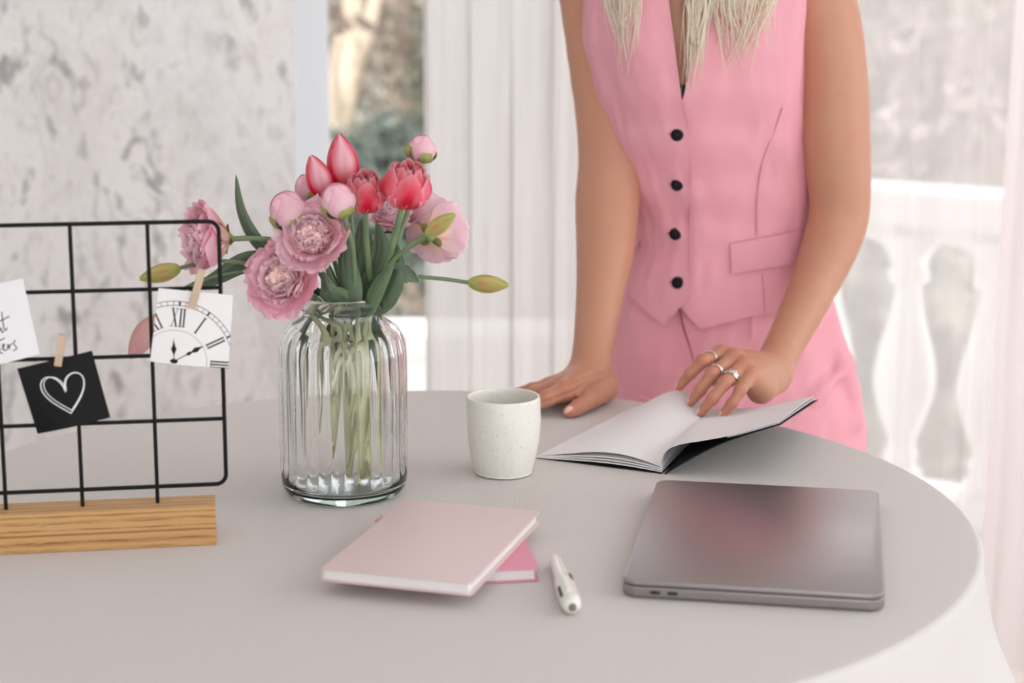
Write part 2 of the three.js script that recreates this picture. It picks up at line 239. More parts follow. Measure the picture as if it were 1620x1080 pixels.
// ---------- table ----------
const TC = V(-0.0786, 0, -1.691), TR = 0.5066;
const linenBump = tex(512, 512, (u, v) => { const k = 128 + 40 * Math.sin(u * 512 * Math.PI / 2) * (0.6 + 0.4 * noise3(u * 40, v * 300, 1)) + 40 * Math.sin(v * 512 * Math.PI / 2) * (0.6 + 0.4 * noise3(u * 300, v * 40, 2)) + 26 * fbm(u * 9, v * 9, 5, 4); return [k, k, k]; }, false);
{
  const o = thing('round_table', 'round pedestal table hidden under the white tablecloth', 'table', V(TC.x, 0, TC.z));
  const wood = mat(rgb(190, 160, 130), 0.6);
  local(o, 'tabletop', lathe([[0, 0.715], [TR - 0.01, 0.715], [TR - 0.005, 0.72], [TR - 0.005, 0.742], [TR - 0.01, 0.747], [0, 0.747]], 80), wood);
  local(o, 'pedestal', lathe(roundProf([[0.001, 0.03], [0.05, 0.03], [0.05, 0.12], [0.038, 0.3], [0.045, 0.6], [0.09, 0.7], [0.12, 0.715]], 5), 28), wood);
  for (let k = 0; k < 4; k++) { const l = local(o, 'foot', taperTube([V(0, 0.06, 0), V(0.18, 0.05, 0), V(0.32, 0.022, 0)], (t) => 0.03 - 0.01 * t, 12, 10), wood); l.rotation.y = k * Math.PI / 2 + 0.4; }
  const cl = thing('tablecloth', 'white linen tablecloth draped over the round table', 'tablecloth', V(TC.x, 0, TC.z));
  const g = sheet((u, v) => {
    const a = -u * Math.PI * 2; let r, y;
    if (v < 0.4) { r = TR * (0.012 + v / 0.4 * 0.981); y = TOP; }
    else {
      const t = (v - 0.4) / 0.6, q = Math.min(t / 0.12, 1) * Math.PI / 2;
      if (t <= 0.12) { r = TR - 0.0035 + 0.007 * Math.sin(q); y = TOP - 0.007 * (1 - Math.cos(q)); }
      else { const d = (t - 0.12) / 0.88 * 0.7, lobes = 0.5 + 0.42 * Math.cos(7 * a + 1.25 * Math.sin(2 * a) + 2.44) + 0.08 * Math.cos(19 * a + 1), w = smoothstep(d, 0, 0.16), near = 1 - 0.8 * Math.exp(-(((((a % 6.2832) + 6.2832) % 6.2832) - 1.07) ** 2) / 0.5); r = TR + 0.0035 + d * near * (0.06 + 0.34 * w * Math.pow(lobes, 1.5)) + 0.04 * d * lobes * near; y = TOP - 0.007 - d; }
    }
    return V(r * Math.cos(a), y, -r * Math.sin(a));
  }, 320, 60, 0);
  // uv in metres over the flat part
  const p = g.attributes.position, uv = g.attributes.uv; for (let i = 0; i < p.count; i++) uv.setXY(i, p.getX(i) * 4 + p.getY(i) * 3, p.getZ(i) * 4 + p.getY(i) * 2);
  local(cl, 'cloth', g, mat(rgb(217, 210, 206), 0.92, { bumpMap: linenBump, bumpScale: 0.0006, sheen: 0.2 }));
}
// ---------- memo board with cards ----------
const BA = 0.161, BC = V(-0.4138, TOP, -1.5848), BN = V(Math.sin(BA), 0, Math.cos(BA)), BX = V(Math.cos(BA), 0, -Math.sin(BA));
// where the line of sight through a pixel meets the board's plane, off metres before it
function onBoard(px, py, off) { const p = at(px, py, -1.6), d = p.clone().sub(EYE), o = BC.clone().addScaledVector(BN, off), t = o.sub(EYE).dot(BN) / d.dot(BN); return EYE.clone().addScaledVector(d, t); }
{
  const o = thing('memo_board', 'black wire grid memo board standing in a wooden block', 'memo board', BC, BA);
  const black = mat(rgb(14, 12, 13), 0.5, { specularIntensity: 0.4 });
  const grain = (w, h, ring) => canvasTex(w, h, (c) => {
    c.fillStyle = 'rgb(206,160,104)'; c.fillRect(0, 0, w, h);
    for (let y = 0; y < h; y++) { const b = noise3(y * 0.06, ring, 2) * 0.6 + noise3(y * 0.16, ring, 7) * 0.5; for (let x = 0; x < w; x += 2) { const s = b + 0.3 * noise3(x * 0.006, (y + 10 * noise3(x * 0.004, ring, 1)) * 0.13, ring) + 0.14 * noise3(x * 0.35 - y * 0.6, y * 0.1, 5); const k = s > 0.12 ? Math.min((s - 0.12) * 1.7, 0.65) : 0; c.fillStyle = 'rgba(122,68,22,' + k.toFixed(3) + ')'; c.fillRect(x, y, 2, 1); } }
  });
  const bw = new RoundedBoxGeometry(0.30, 0.036, 0.038, 2, 0.0012); bw.translate(0, 0.018, 0);
  const woodMat = mat(0xffffff, 0.6, { map: grain(1024, 128, 3) });
  local(o, 'wooden_block', bw, woodMat);
  // frame: a rounded rectangle of wire
  const x1 = 0.160, y0 = 0.051, y1 = 0.288, r = 0.009, pts = [];
  for (const [cx, cy, a0] of [[x1 - r, y1 - r, 0], [-x1 + r, y1 - r, 1], [-x1 + r, y0 + r, 2], [x1 - r, y0 + r, 3]]) for (let k = 0; k <= 6; k++) { const a = (a0 + k / 6) * Math.PI / 2; pts.push(V(cx + r * Math.cos(a), cy + r * Math.sin(a), 0)); }
  const path = new THREE.CurvePath(); for (let k = 0; k < pts.length; k++) path.add(new THREE.LineCurve3(pts[k], pts[(k + 1) % pts.length]));
  const frame = []; for (let k = 0; k < pts.length; k++) { const a = pts[k], b = pts[(k + 1) % pts.length], L = a.distanceTo(b), g = new THREE.CylinderGeometry(0.0019, 0.0019, L + 0.0008, 10); g.applyQuaternion(new THREE.Quaternion().setFromUnitVectors(V(0, 1, 0), b.clone().sub(a).normalize())); g.translate((a.x + b.x) / 2, (a.y + b.y) / 2, 0); frame.push(g); }
  local(o, 'wire_frame', join(frame), black);
  for (const x of [0.099, 0.0335, -0.0325, -0.0985]) local(o, 'upright_wire', new THREE.CylinderGeometry(0.0018, 0.0018, y1 - 0.03, 10).translate(x, (y1 + 0.03) / 2, 0), black);
  for (const y of [0.1103, 0.1695, 0.2288]) local(o, 'cross_wire', new THREE.CylinderGeometry(0.0018, 0.0018, x1 * 2, 10).rotateZ(Math.PI / 2).translate(0, y, -0.0034), black);
}
function card(label, corners, map, off, bend, rough = 0.75) {       // corners: top left, top right, bottom right, bottom left
  const [a, b, c, d] = corners.map(([px, py, o = 0]) => onBoard(px, py, off + o)), ctr = a.clone().add(b).add(c).add(d).multiplyScalar(0.25);
  const o = thing('note_card', label, 'card', ctr, BA, 'cards clipped to the memo board');
  part(o, 'card_sheet', sheet((u, v) => d.clone().lerp(c, u).lerp(a.clone().lerp(b, u), v).addScaledVector(BN, bend * Math.sin(Math.PI * u) * (1 - v)), 12, 12, 0.0004), mat(0xffffff, rough, { map, specularIntensity: 0.35 }));
  return o;
}
{
  const ink = 'rgb(34,30,32)';
  const clock = canvasTex(768, 768, (c, w) => {
    c.fillStyle = 'rgb(236,232,231)'; c.fillRect(0, 0, w, w);
    const cx = 0.30 * w, cy = 0.96 * w; c.strokeStyle = ink; c.fillStyle = ink; c.lineWidth = 0.007 * w;
    const ringAt = (r, lw) => { c.lineWidth = lw * w; c.beginPath(); c.arc(cx, cy, r * w, 0, Math.PI * 2); c.stroke(); };
    ringAt(0.81, 0.008); ringAt(0.752, 0.008); ringAt(0.42, 0.004);
    for (let k = -6; k < 20; k++) { const a = k * Math.PI / 30 - Math.PI / 2; c.lineWidth = (k % 5 === 0 ? 0.026 : 0.006) * w; c.beginPath(); c.moveTo(cx + 0.752 * w * Math.cos(a), cy + 0.752 * w * Math.sin(a)); c.lineTo(cx + 0.81 * w * Math.cos(a), cy + 0.81 * w * Math.sin(a)); c.stroke(); }
    const bars = { XI: [['x', -0.035], ['i', 0.045]], XII: [['x', -0.05], ['i', 0.03], ['i', 0.075]], I: [['i', 0]], II: [['i', -0.022], ['i', 0.022]], III: [['i', -0.04], ['i', 0], ['i', 0.04]] };
    let k = -1; for (const key of ['XI', 'XII', 'I', 'II', 'III']) {
      c.save(); c.translate(cx, cy); c.rotate(k * Math.PI / 6); c.translate(0, -0.59 * w); const h = 0.125 * w;
      for (const [t, x] of bars[key]) {
        if (t === 'i') { c.fillRect((x - 0.011) * w, -h, 0.022 * w, 2 * h); c.fillRect((x - 0.02) * w, -h, 0.04 * w, 0.008 * w); c.fillRect((x - 0.02) * w, h - 0.008 * w, 0.04 * w, 0.008 * w); }
        else { c.lineWidth = 0.022 * w; c.beginPath(); c.moveTo((x - 0.032) * w, -h); c.lineTo((x + 0.032) * w, h); c.stroke(); c.lineWidth = 0.007 * w; c.beginPath(); c.moveTo((x + 0.032) * w, -h); c.lineTo((x - 0.032) * w, h); c.stroke(); c.fillRect((x - 0.052) * w, -h, 0.045 * w, 0.008 * w); c.fillRect((x + 0.01) * w, -h, 0.04 * w, 0.008 * w); c.fillRect((x - 0.052) * w, h - 0.008 * w, 0.045 * w, 0.008 * w); c.fillRect((x + 0.01) * w, h - 0.008 * w, 0.045 * w, 0.008 * w); }
      }
      c.restore(); k++;
    }
    const hand = (deg, len, at0) => { c.save(); c.translate(cx, cy); c.rotate(deg * Math.PI / 180); c.fillRect(-0.006 * w, -at0 * w, 0.012 * w, at0 * w); c.beginPath(); c.moveTo(0, -(at0 - 0.075) * w); c.quadraticCurveTo(0.034 * w, -at0 * w, 0.035 * w, -(at0 + 0.02) * w); c.quadraticCurveTo(0.01 * w, -(at0 + 0.06) * w, 0, -len * w); c.quadraticCurveTo(-0.01 * w, -(at0 + 0.06) * w, -0.035 * w, -(at0 + 0.02) * w); c.quadraticCurveTo(-0.034 * w, -at0 * w, 0, -(at0 - 0.075) * w); c.fill(); if (len > 0.4) { c.beginPath(); c.ellipse(0, -0.22 * w, 0.022 * w, 0.04 * w, 0, 0, 7); c.fill(); } c.restore(); };
    hand(-6, 0.31, 0.15); hand(56, 0.45, 0.31);
    c.beginPath(); c.ellipse(cx, cy, 0.05 * w, 0.032 * w, 0, 0, 7); c.fill();
  });
  const heart = canvasTex(512, 512, (c, w) => {
    c.fillStyle = 'rgb(9,7,7)'; c.fillRect(0, 0, w, w); c.fillStyle = 'rgba(255,255,255,0.035)'; c.fillRect(0, 0.2 * w, w, 0.012 * w);
    c.translate(w / 2, w / 2); c.rotate(0.05); c.translate(-w / 2, -w / 2); c.strokeStyle = 'rgb(228,224,222)'; c.lineJoin = c.lineCap = 'round';
    for (const [dx, dy, s, lw] of [[0, 0, 1, 9], [10, -9, 0.92, 7]]) {
      c.lineWidth = lw; c.beginPath(); const q = (x, y) => [(0.5 + (x - 0.5) * s) * w + dx, (0.52 + (y - 0.52) * s) * w + dy];
      c.moveTo(...q(0.52, 0.48)); c.bezierCurveTo(...q(0.5, 0.2), ...q(0.78, 0.16), ...q(0.79, 0.36)); c.bezierCurveTo(...q(0.79, 0.52), ...q(0.66, 0.66), ...q(0.53, 0.8)); c.bezierCurveTo(...q(0.4, 0.68), ...q(0.2, 0.52), ...q(0.22, 0.34)); c.bezierCurveTo(...q(0.25, 0.16), ...q(0.48, 0.2), ...q(0.52, 0.47)); c.stroke();
    }
  });
  const quote = canvasTex(512, 512, (c, w) => {
    c.fillStyle = 'rgb(234,231,232)'; c.fillRect(0, 0, w, w); c.strokeStyle = ink; c.lineWidth = 7; c.lineCap = c.lineJoin = 'round';
    c.translate(-0.1 * w, 0); const go = (pts) => { c.beginPath(); c.moveTo(pts[0][0] * w, pts[0][1] * w); for (let k = 1; k < pts.length - 1; k++) c.quadraticCurveTo(pts[k][0] * w, pts[k][1] * w, (pts[k][0] + pts[k + 1][0]) / 2 * w, (pts[k][1] + pts[k + 1][1]) / 2 * w); c.lineTo(pts[pts.length - 1][0] * w, pts[pts.length - 1][1] * w); c.stroke(); };
    go([[0.66, 0.31], [0.69, 0.28], [0.71, 0.26]]);
    go([[0.74, 0.36], [0.725, 0.5], [0.72, 0.58], [0.745, 0.6], [0.76, 0.57]]); go([[0.68, 0.47], [0.75, 0.45], [0.82, 0.435]]);
    go([[0.60, 0.52], [0.62, 0.55], [0.62, 0.62], [0.66, 0.58], [0.69, 0.54], [0.68, 0.62], [0.71, 0.6]]);
    go([[0.58, 0.73], [0.62, 0.71], [0.7, 0.69]]); go([[0.62, 0.66], [0.61, 0.78], [0.6, 0.86], [0.63, 0.87]]);
    go([[0.64, 0.82], [0.68, 0.79], [0.68, 0.75], [0.65, 0.78], [0.66, 0.85], [0.7, 0.84], [0.72, 0.8]]);
    go([[0.72, 0.78], [0.735, 0.77], [0.73, 0.86], [0.74, 0.8], [0.78, 0.78]]); go([[0.83, 0.75], [0.79, 0.78], [0.82, 0.82], [0.83, 0.86], [0.78, 0.87]]);
  });
  card('white card with a printed clock face clipped at the board\'s right edge', [[251, 455.5], [369, 467], [361, 582.5, 0.002], [237.5, 571.5, 0.002]], clock, 0.004, 0.003);
  card('black card with a scribbled white heart', [[27, 583], [145.5, 554.5], [174.5, 660, 0.003], [59.5, 686, 0.003]], heart, 0.0045, 0.004, 0.5);
  card('white card with handwritten black words, cut by the picture\'s left edge', [[-84, 467], [36, 440], [63, 560, 0.004], [-55, 588, 0.004]], quote, 0.0065, 0.003);
  // small wooden clothespins: two legs and a spring
  const pinWood = mat(rgb(226, 200, 176), 0.7, { map: tex(64, 256, (u, v) => { const k = 240 + 18 * noise3(u * 9, v * 1.2, 4); return [k, k - 3, k - 8]; }) }), steel = mat(rgb(190, 188, 186), 0.3, { metalness: 1 });
  for (const [label, top, bot, off] of [['little wooden clothespin holding the clock card', [319.5, 428], [303, 487], 0.0065], ['little wooden clothespin holding the black heart card', [98.5, 530], [91.5, 578], 0.007]]) {
    const a = onBoard(...top, off), b = onBoard(...bot, off), L = a.distanceTo(b), dx = b.clone().sub(a).dot(BX), o = thing('clothespin', label, 'clothespin', a.clone().add(b).multiplyScalar(0.5), 0, 'clothespins on the memo board');
    o.rotation.order = 'YXZ'; o.rotation.set(0, BA, Math.asin(dx / L)); o.updateMatrixWorld(true);
    const s = new THREE.Shape([[-L / 2, 0.0012], [-L * 0.1, 0.0004], [0.0, 0.0009], [L / 2 - 0.001, 0.0032], [L / 2, 0.0052], [L * 0.1, 0.0042], [-L * 0.1, 0.0042], [-L / 2, 0.0026]].map(([x, y]) => new THREE.Vector2(x, y)));
    for (const k of [1, -1]) { const g = new THREE.ExtrudeGeometry(s, { depth: 0.0058, bevelEnabled: true, bevelSize: 0.0003, bevelThickness: 0.0003, bevelSegments: 2 }); g.translate(0, 0, -0.0029); g.rotateZ(Math.PI / 2); g.rotateY(k > 0 ? Math.PI / 2 : -Math.PI / 2); if (k < 0) g.translate(0, 0, 0); local(o, 'leg', g, pinWood).position.z = k > 0 ? -0.001 : -0.001; }
    const spring = []; for (const x of [-0.0014, 0, 0.0014]) spring.push(new THREE.TorusGeometry(0.0019, 0.0005, 6, 16).rotateY(Math.PI / 2).translate(x, -L * 0.12, -0.001)); spring.push(new THREE.CylinderGeometry(0.0004, 0.0004, 0.0062, 6).rotateZ(Math.PI / 2).translate(0, -L * 0.12 + 0.001, 0.0034));
    local(o, 'spring', join(spring), steel);
  }
}
// ---------- glass jar ----------
const JC = V(-0.1634, TOP, -1.757);
{
  const o = thing('glass_vase', 'clear ribbed glass jar used as a flower vase', 'vase', JC);
  const glass = new THREE.MeshPhysicalMaterial({ color: 0xffffff, roughness: 0.0, transmission: 1, thickness: 0.004, ior: 1.47, attenuationColor: rgb(222, 238, 232), attenuationDistance: 0.07, side: THREE.DoubleSide });
  const outer = roundProf([[0.0005, 0.0], [0.046, 0.0005], [0.056, 0.004], [0.0612, 0.016], [0.0618, 0.05], [0.0618, 0.09], [0.0618, 0.13], [0.0605, 0.15], [0.055, 0.163], [0.045, 0.171], [0.0385, 0.176], [0.0378, 0.1815], [0.0432, 0.1852], [0.0448, 0.1902], [0.0436, 0.1948], [0.041, 0.1968]], 4);
  const inner = roundProf([[0.0388, 0.1955], [0.0375, 0.19], [0.0355, 0.183], [0.0362, 0.175], [0.0435, 0.167], [0.053, 0.159], [0.058, 0.148], [0.0592, 0.13], [0.0592, 0.05], [0.0585, 0.02], [0.05, 0.0095], [0.03, 0.0085], [0.0005, 0.009]], 4);
  const rib = (a, y) => 1 + 0.024 * smoothstep(y, 0.02, 0.045) * (1 - smoothstep(y, 0.15, 0.172)) * (Math.abs(Math.cos(a * 15)) - 0.64);
  const nO = outer.length; const ribs = (a, y, j) => (j < nO ? rib(a, y) : 1 - 0.35 * (rib(a, y) - 1));
  local(o, 'jar', lathe([...outer, ...inner], 300, ribs), glass);
}
// ---------- mug ----------
{
  const o = thing('mug', 'white handleless speckled ceramic mug beside the glass jar', 'mug', V(-0.0083, TOP, -1.83));
  const sp = tex(512, 256, (u, v) => { const s = noise3(u * 70, v * 34, 3), b = noise3(u * 30, v * 16, 9), k = s > 0.84 ? 26 : 0, w = 4 * fbm(u * 8, v * 4, 2); return [240 + w - k, 236 + w - k, 227 + w - k - (b > 0.7 ? 10 : 0)]; });
  const bump = tex(256, 128, (u, v) => { const k = 128 + 100 * fbm(Math.cos(u * 6.2832) * 1.1, v * 2.5, Math.sin(u * 6.2832) * 1.1, 4); return [k, k, k]; }, false);
  const p = roundProf([[0.0005, 0.001], [0.027, 0.001], [0.0292, 0.0035], [0.0325, 0.015], [0.0362, 0.034], [0.0378, 0.052], [0.0376, 0.066], [0.0372, 0.0775], [0.036, 0.0803], [0.0343, 0.079], [0.0338, 0.072], [0.0342, 0.05], [0.0325, 0.03], [0.028, 0.012], [0.02, 0.0075], [0.0005, 0.007]], 4);
  const g = lathe(p, 64, (a, y) => 1 + 0.012 * Math.sin(2 * a + 40 * y) * smoothstep(y, 0, 0.05) + 0.006 * Math.sin(3 * a - 90 * y + 1));
  local(o, 'cup', g, mat(0xffffff, 0.32, { map: sp, bumpMap: bump, bumpScale: 0.0012 }));
}
// ---------- laptop ----------
{
  const o = thing('laptop', 'closed grey metal laptop at the table\'s right side', 'laptop', V(0.0898, TOP, -1.4531), -0.1736);
  // own axes: x along the near short edge (0.212), -z away (0.304)
  const alu = mat(rgb(164, 157, 158), 0.4, { metalness: 1 }), dark = mat(rgb(24, 24, 26), 0.5), rub = mat(rgb(30, 30, 32), 0.8);
  const slab = (y, h, inset, bevel) => { const w = 0.212 - 2 * inset, d = 0.304 - 2 * inset, r = 0.0115, s = new THREE.Shape(), x0 = inset + bevel, x1 = inset + w - bevel, y0 = inset + bevel, y1 = inset + d - bevel; s.moveTo(x0 + r, y0); s.lineTo(x1 - r, y0); s.absarc(x1 - r, y0 + r, r, -Math.PI / 2, 0); s.lineTo(x1, y1 - r); s.absarc(x1 - r, y1 - r, r, 0, Math.PI / 2); s.lineTo(x0 + r, y1); s.absarc(x0 + r, y1 - r, r, Math.PI / 2, Math.PI); s.lineTo(x0, y0 + r); s.absarc(x0 + r, y0 + r, r, Math.PI, Math.PI * 1.5); const g = new THREE.ExtrudeGeometry(s, { depth: h - 2 * bevel, bevelEnabled: true, bevelSize: bevel, bevelThickness: bevel, bevelSegments: 4, curveSegments: 10 }); g.rotateX(-Math.PI / 2); g.translate(0, y + bevel, 0); return toCreasedNormals(g, 0.6); };
  local(o, 'base', slab(0.0016, 0.0092, 0, 0.0018), alu);
  local(o, 'gap', slab(0.0105, 0.0014, 0.0012, 0.0003), dark);
  local(o, 'lid', slab(0.0113, 0.0042, 0, 0.0012), alu);
  local(o, 'hinge_cover', new RoundedBoxGeometry(0.006, 0.0085, 0.24, 3, 0.0025).translate(0.0035, 0.0106, -0.152), dark);
  for (const x of [0.028, 0.042]) { const p = local(o, 'port', new RoundedBoxGeometry(0.0086, 0.0028, 0.004, 4, 0.0013).translate(x, 0.0062, -0.0012), alu); p.position.z = 0; local(p, 'slot', new RoundedBoxGeometry(0.0082, 0.0025, 0.002, 4, 0.0009).translate(x, 0.0062, 0.00015), dark); }
  for (const [x, z] of [[0.02, -0.025], [0.192, -0.025], [0.02, -0.28], [0.192, -0.28]]) local(o, 'rubber_foot', new THREE.CylinderGeometry(0.006, 0.0055, 0.0018, 20).translate(x, 0.0009, z), rub);
}
// ---------- notebooks ----------
function notebook(label, near, right, w, d, h, y, cover, spineLeft) {   // near: its near left corner; right: the direction of its near edge
  const a = Math.atan2(-right.z, right.x), o = thing('notebook', label, 'notebook', V(near.x, TOP + y, near.z), a, 'stack of two pink notebooks');
  const t = 0.0013, bl = 0.0022, cov = (yy) => { const s = new THREE.Shape(), r = 0.0035, x0 = 0, x1 = w, y0 = 0, y1 = d; s.moveTo(x0 + r, y0); s.lineTo(x1 - r, y0); s.absarc(x1 - r, y0 + r, r, -Math.PI / 2, 0); s.lineTo(x1, y1 - r); s.absarc(x1 - r, y1 - r, r, 0, Math.PI / 2); s.lineTo(x0 + r, y1); s.absarc(x0 + r, y1 - r, r, Math.PI / 2, Math.PI); s.lineTo(x0, y0 + r); s.absarc(x0 + r, y0 + r, r, Math.PI, 1.5 * Math.PI); const g = new THREE.ExtrudeGeometry(s, { depth: t - 0.0008, bevelEnabled: true, bevelSize: 0.0004, bevelThickness: 0.0004, bevelSegments: 3, curveSegments: 6 }); g.rotateX(-Math.PI / 2); g.translate(0, yy + 0.0004, 0); return toCreasedNormals(g, 0.6); };
  local(o, 'back_cover', cov(0), cover); local(o, 'front_cover', cov(h - t), cover);
  const paper = mat(rgb(244, 240, 238), 0.85), pages = [];
  const n = 9, ph = (h - 2 * t) / n; for (let k = 0; k < n; k++) { const e = 0.0004 * noise3(k * 3.1, near.x * 50, 1); pages.push(new RoundedBoxGeometry(w - bl - 0.001 + e, ph * 0.96, d - 2 * bl + e, 1, 0.0002).translate((w - bl) / 2 + (spineLeft ? -0.0005 : 0), t + ph * (k + 0.5), -d / 2)); }
  local(o, 'page_block', join(pages), paper);
  local(o, 'spine', new RoundedBoxGeometry(0.0022, h - 0.0006, d - 0.001, 2, 0.0009).translate(0.0011, h / 2, -d / 2), cover);
  return o;
}
{
  const cloth = tex(256, 256, (u, v) => { const k = 128 + 50 * Math.sin(u * 256 * 1.57) + 50 * Math.sin(v * 256 * 1.57); return [k, k, k]; }, false); cloth.repeat.set(9, 9);
  const low = notebook('deeper pink notebook, the lower of the stacked pair', V(-0.1030, 0, -1.4757), V(0.9905, 0, -0.1365), 0.127, 0.158, 0.0115, 0.0004, mat(rgb(226, 150, 168), 0.6, { bumpMap: cloth, bumpScale: 0.0001 }), true);
  part(low, 'ribbon', sheet((u, v) => at2(lerp(640, 600, v) + 5 * u, lerp(850, 814, v) + 3 * u, lerp(0.006, 0.0007, smoothstep(v, 0, 0.6))), 2, 10, 0.0004), mat(rgb(228, 160, 172), 0.7));
  notebook('pale blush notebook lying askew, the upper of the stacked pair', at2(508, 898.5, 0.0232), at2(738, 921.5, 0.0232).sub(at2(508, 898.5, 0.0232)).normalize(), 0.129, 0.206, 0.0112, 0.0122, mat(rgb(226, 203, 201), 0.62, { bumpMap: cloth, bumpScale: 0.0001 }), true);
}
function at2(px, py, y) { const a = at(px, py, -1), d = a.sub(EYE), t = (TOP + y - EYE.y) / d.y; return EYE.clone().addScaledVector(d, t); }   // the point at that height above the floor's table
// ---------- pen ----------
{
  const a = at2(905, 958, 0.0085), b = at2(878, 884, 0.006), L = a.distanceTo(b), o = thing('pen', 'chunky white pen with two dark slots, right of the pink notebooks', 'pen', V(a.x, TOP, a.z)), white = mat(rgb(240, 236, 230), 0.28, { clearcoat: 0.5 }), dark = mat(rgb(46, 32, 32), 0.5);
  const d = b.clone().sub(a).normalize(), s = d.clone().cross(V(0, 1, 0)).normalize(), q = new THREE.Matrix4().makeBasis(s, d, s.clone().cross(d)).setPosition(a), place = (g) => g.applyMatrix4(q);   // x right, y along the pen, z up
  part(o, 'barrel', place(lathe(roundProf([[0.0005, -0.004], [0.0042, -0.0032], [0.0072, 0.001], [0.0086, 0.009], [0.0088, 0.022], [0.0086, 0.045], [0.0080, 0.06], [0.0072, 0.064], [0.0068, 0.07], [0.0062, 0.09], [0.0052, L - 0.006], [0.0036, L], [0.0005, L + 0.001]], 4), 32)), white);
  const s1 = new RoundedBoxGeometry(0.0034, 0.024, 0.003, 3, 0.0009).translate(0, 0.021, 0.0079), s2 = new RoundedBoxGeometry(0.0034, 0.012, 0.0036, 3, 0.0009).translate(0, 0.056, 0.0076);
  s1.rotateY(-0.95); s2.rotateY(0.75); part(o, 'slot', place(s1), dark); part(o, 'slot', place(s2), mat(rgb(120, 70, 60), 0.4));
  const cl = sheet((u, v) => V((u - 0.5) * 0.0042, 0.012 + v * 0.04, 0.0092 + 0.0014 * Math.sin(Math.PI * v)), 4, 12, 0.0012); cl.rotateY(-0.1); part(o, 'clip', place(cl), white);
  part(o, 'end_button', place(new THREE.SphereGeometry(0.0034, 16, 12).translate(0, -0.0035, 0)), mat(rgb(130, 118, 96), 0.5));
}
// ---------- open book ----------
const BOOK = { near: [[1047, 747, -1.826], [1046.5, 727, -1.827], [1055, 712, -1.826], [1075, 703, -1.822], [1110, 697, -1.815], [1165, 686.5, -1.805], [1230, 668, -1.795]], far: [[1112, 659, -2.052], [1112, 653, -2.053], [1120, 649, -2.05], [1140, 647.5, -2.05], [1180, 646, -2.045], [1230, 639, -2.03], [1287, 626, -2.01]] };
const polyPoint = (pts, s) => { const c = new THREE.CatmullRomCurve3(pts, false, 'centripetal'); return c.getPoint(s); };
const nearPts = BOOK.near.map((p) => at(...p)), farPts = BOOK.far.map((p) => at(...p));
const rightPage = (s, t) => polyPoint(nearPts, s).lerp(polyPoint(farPts, s), t);
{
  const o = thing('open_book', 'open white paper notebook under the woman\'s hand, its right pages lifted', 'book', V(0.16, TOP, -1.94));
  const paper = mat(rgb(240, 236, 236), 0.85), black = mat(rgb(26, 23, 24), 0.7);
  const S0 = V(0.1524, TOP, -1.826), E = V(0.9068, 0, 0.4217), D = V(0.4217, 0, -0.9068), LEN = 0.236;
  // left half: s runs from the gutter to the fore edge, t from the near to the far end
  const left = (k) => (s, t) => {
    const g = 0.0008 + 0.001 * k, gut = lerp(0.0015, 0.012, t) * (0.35 + 0.16 * k), w = 0.142 - 0.0012 * k - 0.012 * t;
    const bump = (0.0105 + 0.0135 * t) * (k === 4 ? 1 : 0.14 + 0.16 * k) * Math.pow(Math.sin(Math.PI * Math.min(1, Math.pow(s, 0.78))), 1.35), stack = (0.0042 * (k / 4)) * (1 - 0.4 * s);
    return S0.clone().addScaledVector(D, t * LEN).addScaledVector(E, -s * w * (1 - 0.003 * k) - 0.03 * t * (1 - s) * (0.6 + 0.1 * k)).add(V(0, g * 0.4 + stack + bump + gut * Math.pow(1 - s, 7), 0));
  };
  for (let k = 1; k <= 4; k++) part(o, k === 4 ? 'left_page' : 'page', sheet((u, v) => left(k)(1 - u, v), 40, 16, k === 4 ? 0.0004 : 0.0011), paper);
  part(o, 'left_cover', sheet((u, v) => { const p = left(0)(1 - u, v); p.y = TOP + 0.0007; p.addScaledVector(E, 0.002 * (1 - u)); return p; }, 20, 6, 0.0009), black);
  part(o, 'right_page', sheet((u, v) => rightPage(u, v), 40, 16, 0.0004), paper);
  const cn = [[1047, 750, -1.826], [1085, 727.5, -1.82], [1125, 706.5, -1.812], [1165, 690, -1.805], [1236, 668, -1.795]].map((p) => at(...p)), cf = [[1113, 662, -2.05], [1140, 657, -2.05], [1190, 651, -2.045], [1245, 640, -2.03], [1294, 630, -2.012]].map((p) => at(...p));
  const low = (s, t) => polyPoint(cn, s).lerp(polyPoint(cf, s), t);
  part(o, 'right_cover', sheet((u, v) => low(u, v).add(V(0, -0.0018, 0)), 30, 12, 0.0009), black);
  part(o, 'page', sheet((u, v) => { const p = low(lerp(0.72, 0.99, u), v), q = rightPage(lerp(0.78, 1, u), v); return p.lerp(q, 0.3 + 0.4 * (1 - u)).add(V(0, -0.0005, 0)); }, 24, 12, 0.0004), paper);
}
// ---------- bouquet ----------
const petalMat = mat(0xffffff, 0.62, { vertexColors: true, transmission: 0.3, thickness: 0, specularIntensity: 0.2 });
const leafMat = mat(0xffffff, 0.5, { vertexColors: true, transmission: 0.12, thickness: 0 }), stemMat = mat(0xffffff, 0.5, { vertexColors: true });
const mixc = (a, b, t) => a.clone().lerp(b, clamp(t, 0, 1));
const GREEN = rgb(122, 146, 104), PALE = rgb(230, 230, 184), DARK = rgb(70, 92, 68), LIGHT = rgb(138, 158, 122);
// a petal that wraps round the axis y: R(t) radius, hw(t) half angle, out: push outwards of its edges
const wrap = (len, R, hw, col, o = {}) => sheet((u, t) => { const s = u * 2 - 1, a = s * hw(t), r = R(t) * (1 + (o.edge || 0) * s * s) + (o.ruf || 0) * noise3(s * 2.2, t * 3, o.seed || 1) * t; return V(r * Math.sin(a), t * len * (1 - (o.dome || 0) * s * s), r * Math.cos(a)); }, 12, 14, o.th ?? 0.0006, col);
